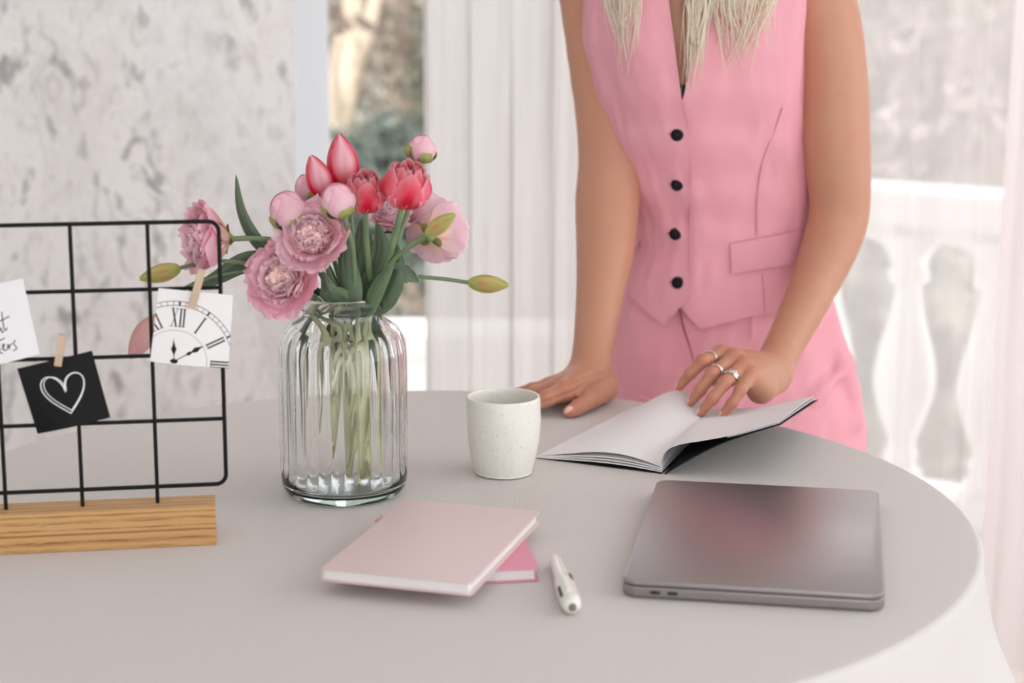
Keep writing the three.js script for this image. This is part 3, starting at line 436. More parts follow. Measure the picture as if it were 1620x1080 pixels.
// an open petal: rises at the tilt a0 and bends to a1 (0 upright, PI / 2 level)
const fan = (L, Wd, a0, a1, ruf, sd, cup, col) => sheet((u, v) => {
  let r = 0, y = 0; const n = 12; for (let k = 0; k < n; k++) { const a = lerp(a0, a1, (k + 0.5) / n * v); r += Math.sin(a) * L * v / n; y += Math.cos(a) * L * v / n; }
  const a = lerp(a0, a1, v), s = u * 2 - 1, w = Wd * Math.pow(Math.sin(Math.PI * (0.06 + 0.80 * v)), 0.7), lift = cup * s * s * w + ruf * v * v * (noise3(s * 2.6, v * 1.6, sd) + 0.5 * noise3(s * 6, v * 3, sd + 4));
  const edge = 0.08 * L * v * v * v * (noise3(s * 3.5, sd, 2) - 0.6 * s * s);
  return V(s * w, y + lift * Math.sin(a) + edge * Math.cos(a), 0.003 + r - lift * Math.cos(a) + edge * Math.sin(a));
}, 12, 12, 0, col);
function put(o, name, geo, m, pos, dir, spin, sc = 1, tilt = 0) {
  const k = local(o, name, geo, m); k.position.copy(pos).sub(o.position); k.quaternion.setFromUnitVectors(V(0, 1, 0), dir).multiply(new THREE.Quaternion().setFromAxisAngle(V(0, 1, 0), spin));
  if (tilt) k.quaternion.multiply(new THREE.Quaternion().setFromAxisAngle(V(1, 0, 0), tilt)); k.scale.setScalar(sc); return k;
}
function stemGeo(pts, r) { const g = taperTube(pts, (t) => r * (1 + 0.15 * t), 44, 10), p = g.attributes.position, c = []; for (let i = 0; i < p.count; i++) { const y = p.getY(i) - TOP, k = mixc(PALE, GREEN, (y - 0.135) / 0.07); const n = 0.9 + 0.15 * noise3(p.getX(i) * 60, y * 25, p.getZ(i) * 60); c.push(k.r * n, k.g * n, k.b * n); } g.setAttribute('color', new THREE.Float32BufferAttribute(c, 3)); return g; }
function leafGeo(pts, wd, side, o = {}) {
  const c = curve(pts), S = side.clone();
  return sheet((u, v) => { const p = c.getPointAt(v), T = c.getTangentAt(v), s0 = S.clone().addScaledVector(T, -S.dot(T)).normalize(), n = T.clone().cross(s0), s = u * 2 - 1; let w = wd * Math.pow(Math.sin(Math.PI * (0.05 + 0.95 * Math.pow(v, o.skew || 0.8))), 0.75); if (o.teeth) w *= 1 + 0.3 * Math.abs(s) * (((v * 9) % 1) - 0.5); return p.addScaledVector(s0, s * w * (o.cos ?? 1)).addScaledVector(n, (o.fold ?? 0.35) * s * s * w + (o.wave || 0) * s * Math.sin(v * 9)); }, 8, 24, 0.0007,
    (u, v) => mixc(o.c0 || DARK, o.c1 || LIGHT, 0.12 + 0.55 * Math.abs(u - 0.5) + 0.35 * noise3(u * 7, v * 1.5, wd * 900)));
}
let stemNo = 0;
// top: points from the flower's base to the jar's neck; the stem then goes on into the jar
function stemPoints(top, depth = 1) {
  const pts = top.map((p) => at(...p)), k = stemNo++, a = k * 2.4, neck = V(JC.x + 0.004 + 0.024 * Math.cos(a) * Math.sqrt((k % 7 + 1) / 8), TOP + 0.186, JC.z + 0.024 * Math.sin(a) * Math.sqrt((k % 7 + 1) / 8));
  const e = V(JC.x + 0.02 + 0.017 * Math.cos(a * 1.3 + 2), TOP + 0.013 + 0.11 * (1 - depth) + 0.04 * (k % 4 === 1 ? 1 : 0), JC.z + 0.024 * Math.sin(a + 2)), m = neck.clone().lerp(e, 0.5).add(V(0.014 * Math.cos(a * 1.7) - 0.006, 0, 0.014 * Math.sin(a * 1.7)));
  const last = pts[pts.length - 1], q = neck.clone(); q.x = clamp(last.x, JC.x - 0.026, JC.x + 0.028); return [...pts, q, m, e];
}
function flower(name, label, category, base, top, group, r = 0.0026, depth = 1) {
  const pts = stemPoints([base, ...top], depth), o = thing(name, label, category, pts[pts.length - 1], 0, group);
  part(o, 'stem', stemGeo(pts, r), stemMat); return [o, pts[0]];
}
const dirOf = (x, y, z) => V(x, y, z).normalize();
// colours
const RED = rgb(232, 34, 66), ROSE = rgb(250, 142, 162), BLUSH = rgb(254, 222, 228), PINK = rgb(255, 214, 226), CREAM = rgb(255, 236, 218), PEACH = rgb(254, 218, 184);
const redCol = (m) => (u, v) => { const s = Math.abs(u * 2 - 1); return mixc(mixc(RED, ROSE, m + 0.05 + 0.9 * Math.pow(s, 1.5) + 0.35 * noise3(u * 4, v * 1.5, m * 9)), BLUSH, 0.5 * Math.pow(v, 5) + 0.25 * smoothstep(s, 0.75, 1)); };
const pinkCol = (c, k) => (u, v) => mixc(mixc(PEACH, c, v * 1.7), BLUSH, k * (0.35 + 0.6 * noise3(u * 5, v * 3, k * 7 + 2)) + 0.3 * Math.pow(v, 4));
// --- closed tulips
const closedCol = (m) => (u, v) => { const s = Math.abs(u * 2 - 1); return mixc(mixc(BLUSH, ROSE, 0.25 + 0.5 * s + 0.3 * noise3(u * 5, v * 1.5, m * 9)), RED, 0.95 * smoothstep(s, 0.35, 0.95) * (1 - 0.45 * v) + 0.8 * (1 - smoothstep(v, 0.0, 0.45)) + m); };
const closedR = (w) => (t) => w * Math.pow(Math.sin(Math.PI * (0.13 + 0.855 * Math.pow(t, 0.85))), 0.75);
{
  const outer = wrap(1, closedR(0.31), (t) => 1.25 * Math.pow(Math.sin(Math.PI * (0.2 + 0.78 * t)), 0.5), closedCol(0.05), { edge: 0.05, th: 0.018 }), inner = wrap(0.97, closedR(0.285), (t) => 1.2 * Math.pow(Math.sin(Math.PI * (0.2 + 0.78 * t)), 0.5), closedCol(0.2), { th: 0.018 });
  for (const [label, base, tip, top] of [
    ['pointed closed pink-red tulip, the lower one of two', [514, 309, -1.735], [492, 246, -1.735], [[530, 370, -1.75], [545, 450, -1.755]]],
    ['tallest pointed closed red tulip, before the garden gap', [546, 291, -1.745], [536, 212, -1.745], [[556, 360, -1.755], [560, 450, -1.76]]]]) {
    const [o, p] = flower('tulip', label, 'tulip', base, top, 'closed red tulips in the jar'), d = at(...tip).sub(p), L = d.length(); d.normalize();
    for (let k = 0; k < 3; k++) { put(o, 'petal', inner, petalMat, p, d, k * 2.094 + 1.05, L); put(o, 'petal', outer, petalMat, p, d, k * 2.094 + 0.25, L); }
  }
}
// --- double tulips
{
  const openR = (w, top) => (t) => w * (0.22 + 0.78 * Math.pow(Math.sin(Math.PI * 0.5 * Math.min(1, t * 1.7)), 0.8)) * (1 - (1 - top) * smoothstep(t, 0.5, 1));
  const shape = (t) => Math.pow(Math.sin(Math.PI * (0.2 + 0.6 * t)), 0.42);
  const layers = [[5, 0.0222, 0.038, 0.70, 1.0, 0.0], [5, 0.0190, 0.0405, 0.62, 1.0, 0.12], [5, 0.0150, 0.039, 0.62, 1.0, 0.3], [4, 0.0100, 0.037, 0.5, 1.1, 0.45], [3, 0.0055, 0.034, 0.5, 1.2, 0.5]];
  const geos = layers.map(([n, w, len, top, a, m], i) => [0, 1].map((q) => wrap(len * (1 - 0.08 * q), openR(w, top + 0.06 * q), (t) => a * 0.8 * shape(t), redCol(m + 0.1 * q), { edge: 0.05, ruf: 0.0012, seed: i * 3 + q, dome: 0.3 })));
  for (const [label, base, dir, top, sc] of [
    ['red double tulip with pink petal edges, the left one of two', [578, 334, -1.715], dirOf(0.02, 0.95, 0.32), [[579, 375, -1.725], [584, 430, -1.74]], 0.95],
    ['red double tulip on a tall green stem, right of the other', [636, 327, -1.70], dirOf(0.2, 0.93, 0.3), [[622, 385, -1.712], [603, 450, -1.735]], 1.08]]) {
    const [o, p] = flower('double_tulip', label, 'tulip', base, top, 'open red double tulips in the jar', 0.0029);
    layers.forEach(([n], i) => { for (let k = 0; k < n; k++) put(o, 'petal', geos[i][k % 2], petalMat, p, dir, k / n * 6.283 + i * 0.55 + 0.2, sc); });
    put(o, 'centre', new THREE.SphereGeometry(0.009, 16, 10).translate(0, 0.016, 0), mat(rgb(226, 110, 128), 0.7), p, dir, 0, sc);
  }
}
// --- peonies
{
  const kinds = [[7, 0.036, 0.0225, 0.85, 1.2, 0.0022, 0.3, PINK, 0.35], [7, 0.0345, 0.021, 0.64, 0.8, 0.0026, 0.42, rgb(255, 206, 219), 0.5], [8, 0.032, 0.0185, 0.42, 0.44, 0.003, 0.55, rgb(255, 212, 221), 0.8], [7, 0.0295, 0.0155, 0.24, 0.12, 0.0034, 0.6, rgb(255, 222, 224), 0.9], [5, 0.0265, 0.013, 0.14, -0.05, 0.0036, 0.6, CREAM, 0.5]];
  const deep = kinds.map((k, i) => { const q = k.slice(); q[7] = [rgb(255, 194, 213), rgb(255, 200, 217), rgb(255, 210, 222), rgb(255, 220, 226), CREAM][i]; q[8] *= 0.75; return q; });
  const soft = kinds.map((k, i) => { const q = k.slice(); q[7] = [rgb(252, 212, 224), rgb(252, 212, 224), rgb(252, 214, 226), BLUSH, CREAM][i]; return q; });
  const make = (ks) => ks.map((k, i) => [0, 1, 2].map((q) => fan(k[1] * (1 - 0.06 * q), k[2] * (1 + 0.08 * (q - 1)), k[3], k[4] + 0.1 * (q - 1), k[5], i * 5 + q * 1.7, k[6], pinkCol(k[7], k[8]))));
  const G = { mid: make(kinds), deep: make(deep), soft: make(soft), dome: make(deep.map((k) => { const q = k.slice(); q[3] *= 0.8; q[4] *= 0.74; q[6] *= 1.2; return q; })) };
  const centre = new THREE.IcosahedronGeometry(0.0132, 24), CP = centre.attributes.position, coreMat = mat(rgb(255, 222, 214), 0.75);
  for (let k = 0; k < CP.count; k++) { const q = V(CP.getX(k), CP.getY(k), CP.getZ(k)), f = 1 + 0.2 * noise3(q.x * 190, q.y * 60, q.z * 190) + 0.14 * noise3(q.x * 420, q.y * 120, q.z * 420); CP.setXYZ(k, q.x * f, q.y * f, q.z * f); }
  centre.computeVertexNormals();
  const sepal = fan(0.017, 0.0055, 1.1, 1.5, 0.0006, 3, 0.3, (u, v) => mixc(rgb(84, 98, 60), rgb(150, 130, 76), v)), green = mat(rgb(140, 156, 96), 0.6);
  for (const [label, base, dir, top, sc, set, sep] of [
    ['large pale pink peony with a creamy centre, above the lower one', [505, 384, -1.715], dirOf(-0.2, 0.45, 0.87), [[520, 430, -1.735], [535, 465, -1.745]], 1.14, 'mid', 0],
    ['lowest large pink peony, hanging over the jar\'s left shoulder', [462, 439, -1.725], dirOf(-0.3, 0.22, 0.93), [[485, 462, -1.74], [503, 474, -1.745]], 1.2, 'deep', 0],
    ['pink peony at the far left, behind the memo board\'s corner', [362, 378, -1.735], dirOf(-0.88, 0.08, 0.46), [[400, 377, -1.735], [446, 384, -1.74], [490, 430, -1.755]], 1.24, 'dome', 1],
    ['soft pink peony at the right, seen from behind', [681, 373, -1.775], dirOf(0.35, 0.1, -0.93), [[655, 385, -1.78], [610, 430, -1.775]], 1.08, 'soft', 1],
    ['small soft pink peony half hidden below the red tulips', [628, 366, -1.80], dirOf(-0.05, 0.75, 0.2), [[615, 400, -1.795], [600, 455, -1.78]], 0.85, 'soft', 1],
    ['little pink peony behind the left closed tulip', [494, 348, -1.775], dirOf(-0.3, 0.9, 0.2), [[510, 400, -1.77], [535, 460, -1.765]], 0.72, 'deep', 0]]) {
    const [o, p] = flower('peony', label, 'peony', base, top, 'open pink peonies in the jar');
    kinds.forEach(([n], i) => { for (let k = 0; k < n; k++) put(o, 'petal', G[set][i][(k * 2 + i) % 3], petalMat, p.clone().addScaledVector(dir, 0.0012 * i), dir, k / n * 6.283 + i * 0.4 + rr(-0.12, 0.12), sc * rr(0.94, 1.05), rr(-0.1, 0.1)); });
    put(o, 'centre', centre, coreMat, p.clone().addScaledVector(dir, 0.0165 * sc), dir, sc * 3, sc);
    if (sep) { for (let k = 0; k < 4; k++) put(o, 'sepal', sepal, leafMat, p.clone().addScaledVector(dir, -0.002), dir, k * 1.6 + 0.4, 0.75); put(o, 'calyx', new THREE.SphereGeometry(0.0055, 14, 10), green, p, dir, 0); }
  }
}
// --- round peony buds
{
  const ballR = (w) => (t) => w * Math.pow(Math.sin(Math.PI * (0.1 + 0.87 * t)), 0.62);
  const bl = [0, 1, 2, 3].map((q) => wrap(1.0 - 0.02 * q, ballR(0.52 - 0.025 * q), (t) => 1.0 * Math.pow(Math.sin(Math.PI * (0.15 + 0.8 * t)), 0.5), (u, v) => mixc(mixc(rgb(252, 212, 222), rgb(246, 178, 202), Math.pow(Math.abs(u * 2 - 1), 3) + 0.4 * noise3(u * 3, v * 3, q)), CREAM, 0.3 * (1 - v)), { edge: 0.045, th: 0.016 }));
  const sp = wrap(0.62, ballR(0.545), (t) => 0.62 * Math.pow(1 - t * 0.95, 0.6), (u, v) => mixc(rgb(126, 142, 74), rgb(178, 168, 92), v + 0.3 * noise3(u * 4, v, 2)), { edge: 0.02, th: 0.02 });
  for (const [label, base, tip, top, sc, nSep] of [
    ['round pink peony bud at the bouquet\'s left, above the large peony', [464, 353, -1.715], [446, 306, -1.70], [[490, 400, -1.74], [520, 460, -1.75]], 1.0, 2],
    ['round pale pink bud below the tallest tulip', [541, 336, -1.69], [527, 294, -1.675], [[556, 380, -1.70], [563, 460, -1.73]], 1.0, 3],
    ['small pink bud tucked behind the lower pointed tulip', [492, 313, -1.77], [480, 280, -1.765], [[515, 370, -1.77], [540, 455, -1.765]], 1.1, 1],
    ['topmost bud with green sepals, at the bouquet\'s right', [662, 254, -1.755], [672, 214, -1.75], [[656, 290, -1.76], [640, 350, -1.765], [603, 455, -1.76]], 1.0, 4]]) {
    const [o, p] = flower('peony_bud', label, 'flower bud', base, top, 'peony buds in the jar', 0.0022), d = at(...tip).sub(p), L = d.length() * sc; d.normalize();
    for (let k = 0; k < 7; k++) put(o, 'petal', bl[k % 4], petalMat, p, d, k * 2.3 + 0.5, L * (1 - 0.015 * (k % 3)));
    for (let k = 0; k < nSep; k++) put(o, 'sepal', sp, leafMat, p, d, [0.5, -1.1, 2.2, 3.6][k], L * (nSep === 4 ? 1.12 : 1.04));
    put(o, 'core', new THREE.SphereGeometry(0.44, 20, 14).translate(0, 0.52, 0), mat(rgb(250, 196, 210), 0.7), p, d, 0, L);
  }
}
// --- slim greenish buds and the pink one behind the clock card
{
  const slim = (w) => (t) => w * Math.pow(Math.sin(Math.PI * (0.09 + 0.88 * Math.pow(t, 0.9))), 0.8), hw = (t) => 1.2 * Math.pow(Math.sin(Math.PI * (0.2 + 0.77 * t)), 0.5);
  const gcol = (u, v) => { const s = Math.abs(u * 2 - 1); return mixc(mixc(rgb(174, 186, 104), rgb(214, 206, 130), s), rgb(240, 120, 118), 0.95 * smoothstep(0.5 - Math.abs(s - 0.35) + 0.2 * noise3(u * 6, v * 2, 3), 0.25, 0.6) * smoothstep(v, 0.12, 0.35) * (1 - smoothstep(v, 0.7, 0.95))); };
  const gp = wrap(1, slim(0.215), hw, gcol, { edge: 0.05, th: 0.02 }), gi = wrap(0.97, slim(0.2), hw, gcol, { th: 0.02 });
  const kp = wrap(1, slim(0.225), hw, (u, v) => mixc(rgb(238, 188, 186), rgb(224, 70, 96), 0.9 * Math.pow(1 - Math.abs(u * 2 - 1), 5) * smoothstep(v, 0.08, 0.3) * (1 - v)), { edge: 0.08, th: 0.02 });
  for (const [label, base, tip, top, a, b] of [
    ['slim green and pink tulip bud on a long stem at the far right', [742, 447, -1.735], [805, 451, -1.73], [[700, 441, -1.74], [650, 439, -1.745], [610, 452, -1.752]], gp, gi],
    ['slanting green and pink tulip bud before the right peony', [675, 371, -1.685], [720, 338, -1.68], [[645, 391, -1.695], [610, 427, -1.72], [590, 465, -1.74]], gp, gi],
    ['slim green and orange-pink bud pointing left above the clock card', [284, 424, -1.715], [221, 441, -1.705], [[304, 419, -1.72], [360, 413, -1.73], [440, 432, -1.75], [495, 466, -1.76]], gp, gi],
    ['pale pink drooping bud half hidden behind the clock card', [246, 503, -1.715], [206, 566, -1.71], [[262, 478, -1.72], [300, 452, -1.735], [350, 434, -1.745], [430, 430, -1.76], [500, 468, -1.765]], kp, kp]]) {
    const [o, p] = flower('tulip_bud', label, 'flower bud', base, top, 'slim buds in the jar', 0.0019, 0.8), d = at(...tip).sub(p), L = d.length(); d.normalize();
    for (let k = 0; k < 3; k++) { put(o, 'petal', b, petalMat, p, d, k * 2.094 + 1.05, L); put(o, 'petal', a, petalMat, p, d, k * 2.094 + 0.1, L); }
    if (a === kp) put(o, 'calyx', new THREE.SphereGeometry(0.004, 12, 8), mat(rgb(176, 190, 96), 0.6), p, d, 0);
    else if (tip[0] > 780) part(o, 'leaf', leafGeo([[600, 447, -1.745], [628, 430, -1.73], [648, 432, -1.725], [664, 446, -1.72]].map((q) => at(...q)), 0.0125, dirOf(0.25, 1, 0.5), { teeth: 1, fold: 0.3, skew: 1.1, c0: rgb(122, 140, 118), c1: rgb(150, 168, 148) }), leafMat);
  }
}
// --- loose long leaves, each rooted in the jar
for (const [label, pts, w, side, o] of [
  ['tall slender green leaf rising left of the bouquet', [[510, 470, -1.765], [440, 415, -1.75], [405, 385, -1.745], [380, 335, -1.745], [373, 275, -1.745]], 0.0085, dirOf(1, 0.4, 0.5), { fold: 0.5 }],
  ['dark green leaf lying behind the far left peony', [[500, 470, -1.77], [440, 425, -1.76], [392, 417, -1.75], [345, 440, -1.745], [296, 462, -1.74]], 0.0125, dirOf(0.2, 1, 0.3), { fold: 0.3 }],
  ['broad dark leaf at the right of the jar\'s mouth', [[585, 500, -1.75], [606, 465, -1.735], [622, 430, -1.73], [628, 385, -1.74]], 0.014, dirOf(0.8, 0.3, 0.5), { fold: 0.4 }],
  ['dark leaf curling in the bouquet\'s middle under the red tulips', [[575, 500, -1.755], [588, 440, -1.745], [600, 390, -1.76], [596, 352, -1.775]], 0.0135, dirOf(0.9, 0.1, 0.4), { fold: 0.5, wave: 0.001 }],
  ['narrow mid-green leaf beside the tall right tulip stem', [[580, 500, -1.73], [592, 460, -1.72], [612, 425, -1.715], [628, 395, -1.72]], 0.0085, dirOf(0.8, 0.5, 0.6), { fold: 0.5, c0: rgb(96, 122, 88) }],
  ['dark upright leaf between the two front stems', [[556, 505, -1.735], [553, 460, -1.725], [546, 410, -1.725], [552, 355, -1.735]], 0.011, dirOf(1, 0, 0.35), { fold: 0.5 }],
  ['dark leaf under the large peonies at the jar\'s left rim', [[560, 500, -1.74], [535, 478, -1.725], [517, 462, -1.715], [508, 425, -1.72]], 0.0125, dirOf(0.7, 0.7, 0.5), { fold: 0.5 }],
  ['deep green leaf at the back of the bouquet\'s stems', [[565, 500, -1.78], [570, 450, -1.785], [576, 400, -1.79], [572, 345, -1.80]], 0.015, dirOf(1, 0, -0.2), { fold: 0.3 }],
  ['long dark leaf sunk in the jar behind the stems', [[560, 470, -1.775], [540, 520, -1.785], [520, 580, -1.79], [522, 640, -1.785]], 0.0105, dirOf(1, 0, 0.2), { fold: 0.4 }],
  ['green leaf hanging inside the jar\'s right half', [[585, 470, -1.765], [594, 520, -1.77], [596, 570, -1.77], [590, 620, -1.765]], 0.008, dirOf(1, 0, 0.3), { fold: 0.5 }],
  ['thin drooping leaf along the jar\'s left inner wall', [[515, 478, -1.755], [484, 520, -1.752], [468, 600, -1.75], [466, 694, -1.748]], 0.0035, dirOf(1, 0, 0.4), { fold: 0.4 }],
]) {
  const P = pts.map((p) => at(...p)), t = thing('tulip_leaf', label, 'leaf', P[0], 0, 'loose tulip leaves in the jar');
  part(t, 'leaf_blade', leafGeo(P, w, side, o), leafMat);
}
// ---------- the woman ----------
const torsoRows = (rows) => { const t = rows.map(([py, xl, xr, zc, bf, bb]) => { const a = at(xl, py, zc), b = at(xr, py, zc); return [a.y, (a.x + b.x) / 2, (b.x - a.x) / 2, zc, bf, bb]; }).sort((p, q) => p[0] - q[0]); const f = table(t); f.lo = t[0][0]; f.hi = t[t.length - 1][0]; return f; };
const VEST = torsoRows([[-230, 1000, 1205, -2.255, 0.045, 0.06], [-150, 962, 1240, -2.256, 0.068, 0.08], [-70, 938, 1265, -2.262, 0.09, 0.095], [0, 931, 1272, -2.275, 0.102, 0.1], [60, 930, 1270, -2.28, 0.108, 0.1], [130, 944, 1270, -2.29, 0.105, 0.1], [200, 960, 1276, -2.305, 0.097, 0.095], [280, 985, 1285, -2.325, 0.088, 0.09], [340, 1007, 1288, -2.338, 0.082, 0.088], [385, 1009, 1290, -2.345, 0.083, 0.09], [440, 988, 1300, -2.35, 0.09, 0.1], [500, 983, 1316, -2.355, 0.098, 0.112], [560, 970, 1334, -2.36, 0.102, 0.118]]);
const PANTS = torsoRows([[430, 1000, 1292, -2.35, 0.082, 0.09], [480, 982, 1310, -2.357, 0.09, 0.11], [540, 968, 1330, -2.365, 0.1, 0.118], [600, 962, 1347, -2.37, 0.106, 0.12], [660, 955, 1355, -2.37, 0.106, 0.12], [760, 950, 1356, -2.37, 0.1, 0.12]]);
const EXP = 0.86;
function torsoAt(th, y, off = 0) {                            // th: 0 in front, positive towards the picture's right
  const [cx, a, zc, bf, bb] = VEST(y), s = Math.sin(th), c = Math.cos(th), sg = (v) => Math.sign(v) * Math.pow(Math.abs(v), EXP);
  const bust = c > 0 ? 0.012 * Math.exp(-(((y - TOP - 0.40) / 0.07) ** 2)) * (Math.exp(-(((th - 0.62) / 0.34) ** 2)) + Math.exp(-(((th + 0.62) / 0.34) ** 2))) : 0;
  const wr = 0.0016 * noise3(th * 2.2, y * 7, 3) + 0.0012 * noise3(th * 5, y * 16, 8);
  return V(cx + (a + off + wr) * sg(s), y, zc + (c > 0 ? bf + off + wr + bust : bb + off) * sg(c));
}
const thetaOf = (x, y, off = 0) => { const [cx, a] = VEST(y), k = clamp((x - cx) / (a + off), -0.999, 0.999); return Math.asin(Math.sign(k) * Math.pow(Math.abs(k), 1 / EXP)); };
function onVest(px, py, off) { let z = -2.22, p; for (let k = 0; k < 6; k++) { p = at(px, py, z); z = torsoAt(thetaOf(p.x, p.y, off), p.y, off).z; } return at(px, py, z); }
const edgeLine = (pts) => line(pts.map(([px, py]) => { const p = onVest(px, py, 0.004); return [p.y, p.x]; }));
const hemLine = (pts) => line(pts.map(([px, py]) => { const p = onVest(px, py, 0.004); return [p.x, p.y]; }));
const pink = (r, g, b) => mat(rgb(r, g, b), 0.72, { sheen: 0.5, sheenColor: rgb(255, 200, 210), sheenRoughness: 0.5, bumpMap: linenBump2, bumpScale: 0.00025 });
const linenBump2 = tex(256, 256, (u, v) => { const k = 128 + 60 * Math.sin((u + v) * 256 * 1.2) + 25 * noise3(u * 30, v * 30, 4); return [k, k, k]; }, false); linenBump2.repeat.set(12, 12);
const vestMat = pink(242, 170, 182), pantsMat = pink(242, 168, 180), seamMat = pink(228, 150, 163);
const woman = thing('person', 'woman in a sleeveless pink waistcoat and pink trousers leaning over the table', 'person', V(0.25, 0, -2.36));
{
  const skin = [rgb(194, 139, 111), rgb(196, 122, 99)];
  const chain = (pts) => pts.map(([px, py, z, r]) => ({ p: at(px, py, z), r }));
  const armL = chain([[936, -70, -2.315, 0.043], [942, 0, -2.315, 0.0405], [954, 100, -2.305, 0.0395], [966, 200, -2.295, 0.0385], [967, 260, -2.287, 0.0365], [961, 320, -2.272, 0.0362], [958, 390, -2.24, 0.0325], [951, 450, -2.21, 0.0265], [944, 505, -2.185, 0.0226], [938, 550, -2.165, 0.0196], [934, 578, -2.15, 0.0192]]);
  const armR = chain([[1282, -75, -2.275, 0.045], [1297, 0, -2.272, 0.0395], [1309, 60, -2.268, 0.0395], [1318, 140, -2.262, 0.0393], [1321, 215, -2.26, 0.0388], [1327, 280, -2.26, 0.0352], [1328, 340, -2.262, 0.0325], [1315, 385, -2.25, 0.0308], [1296, 432, -2.232, 0.0272], [1269, 490, -2.195, 0.0238], [1241, 545, -2.158, 0.0198], [1222, 583, -2.128, 0.0188]]);
  const F = (pts) => chain(pts), slim = (q) => { q.forEach((e, k) => { e.r *= k ? 0.86 : 0.95; }); return q; };
  const dense = (A, n) => { const P = A.map((e) => e.p), c = new THREE.CatmullRomCurve3(P, false, 'centripetal'), R = new THREE.SplineCurve(A.map((e, k) => new THREE.Vector2(k, e.r))); return Array.from({ length: n + 1 }, (_, k) => ({ p: c.getPoint(k / n), r: R.getPoint(k / n).y })); };
  // the hand on the book: index, middle, ring and little finger
  const handR = { palm: [[...F([[1222, 586, -2.126, 0.0185], [1142, 560, -2.078, 0.0105]])], F([[1222, 586, -2.126, 0.0185], [1162, 567, -2.064, 0.0112]]), F([[1222, 588, -2.124, 0.0185], [1176, 580, -2.05, 0.0112]]), F([[1224, 592, -2.12, 0.0185], [1186, 594, -2.038, 0.0105]]), F([[1226, 600, -2.115, 0.017], [1204, 615, -2.065, 0.0155]]), F([[1204, 615, -2.065, 0.0155], [1187, 600, -2.04, 0.010]])],
    fingers: [F([[1142, 560, -2.078, 0.0098], [1112, 571, -2.05, 0.0085], [1092, 591, -2.05, 0.0075], [1075, 611, -2.056, 0.0062]]), F([[1162, 567, -2.064, 0.0102], [1126, 592, -2.03, 0.0086], [1108, 617, -2.024, 0.0076], [1093, 636, -2.026, 0.0063]]), F([[1176, 580, -2.05, 0.0102], [1146, 606, -2.012, 0.0085], [1127, 631, -2.004, 0.0075], [1109, 652, -2.006, 0.0062]]), F([[1186, 594, -2.038, 0.0098], [1171, 618, -2.006, 0.0076], [1158, 638, -1.998, 0.0068], [1143, 656, -1.998, 0.0056]]), F([[1204, 598, -2.12, 0.014], [1168, 590, -2.112, 0.0105], [1140, 592, -2.10, 0.009], [1122, 602, -2.094, 0.0075]])] };
  // the hand propped on the table: index to little finger point left, the thumb in front
  const handL = { palm: [F([[938, 592, -2.143, 0.0185], [893, 618, -2.085, 0.0125]]), F([[934, 590, -2.147, 0.0185], [881, 613, -2.108, 0.0125]]), F([[934, 590, -2.15, 0.018], [874, 611, -2.133, 0.0118]]), F([[936, 592, -2.155, 0.0175], [869, 611, -2.156, 0.0105]]), F([[942, 594, -2.14, 0.018], [953, 612, -2.128, 0.0175]]), F([[953, 612, -2.128, 0.0175], [936, 628, -2.098, 0.0115]])],
    fingers: [F([[893, 618, -2.085, 0.0112], [864, 631, -2.07, 0.0095], [842, 640, -2.064, 0.0082], [822, 647, -2.06, 0.0068]]), F([[881, 613, -2.108, 0.0112], [846, 623, -2.098, 0.0095], [822, 632, -2.093, 0.0082], [802, 639, -2.09, 0.0068]]), F([[874, 611, -2.133, 0.0108], [842, 618, -2.128, 0.009], [820, 625, -2.126, 0.008], [802, 630, -2.125, 0.0066]]), F([[869, 611, -2.156, 0.01], [846, 616, -2.158, 0.008], [830, 620, -2.158, 0.007], [816, 623, -2.158, 0.006]]), F([[950, 612, -2.125, 0.0165], [934, 631, -2.090, 0.0112], [914, 645, -2.066, 0.0088], [900, 651, -2.058, 0.0073]])] };
  handR.fingers.slice(0, 4).forEach(slim);
  const neck = V(0.222, TOP + 0.60, -2.245), HC = V(0.205, TOP + 0.765, -2.155);
  const denseL = dense(armL, 22), denseR = dense(armR, 24), armF = (A, x, y, z) => { let d = 9; for (let k = 1; k < A.length; k++) d = smin(d, cap(x, y, z, A[k - 1].p, A[k].p, A[k - 1].r, A[k].r), 0.012); return d; };
  const handF = (h, x, y, z) => { let p = 9, f = 9; for (const [a, b] of h.palm) p = smin(p, cap(x, y, z, a.p, b.p, a.r, b.r), 0.008); for (const q of h.fingers) { let e = 9; for (let k = 1; k < q.length; k++) e = smin(e, cap(x, y, z, q[k - 1].p, q[k].p, q[k - 1].r, q[k].r), 0.0025); for (let k = 1; k < q.length - 1; k++) e = smin(e, Math.hypot(x - q[k].p.x, y - q[k].p.y - 0.0008, z - q[k].p.z) - q[k].r * 1.02, 0.003); f = smin(f, e, 0.0012); } return smin(p, f, 0.006); };
  const torsoF = (rows, inset, x, y, z) => { const [cx, a, zc, bf, bb] = rows(y), A = a - inset, B = (z > zc ? bf : bb) - inset, n = 2 / EXP, k = Math.pow(Math.pow(Math.abs(x - cx) / A, n) + Math.pow(Math.abs(z - zc) / B, n), 1 / n); return Math.max((k - 1) * Math.min(A, B), y - rows.hi - 0.02, rows === VEST ? TOP + 0.15 - y : -9); };
  const shL = V(0.088, TOP + 0.548, -2.292), shR = V(0.352, TOP + 0.545, -2.264), chest = V(0.222, TOP + 0.57, -2.262);
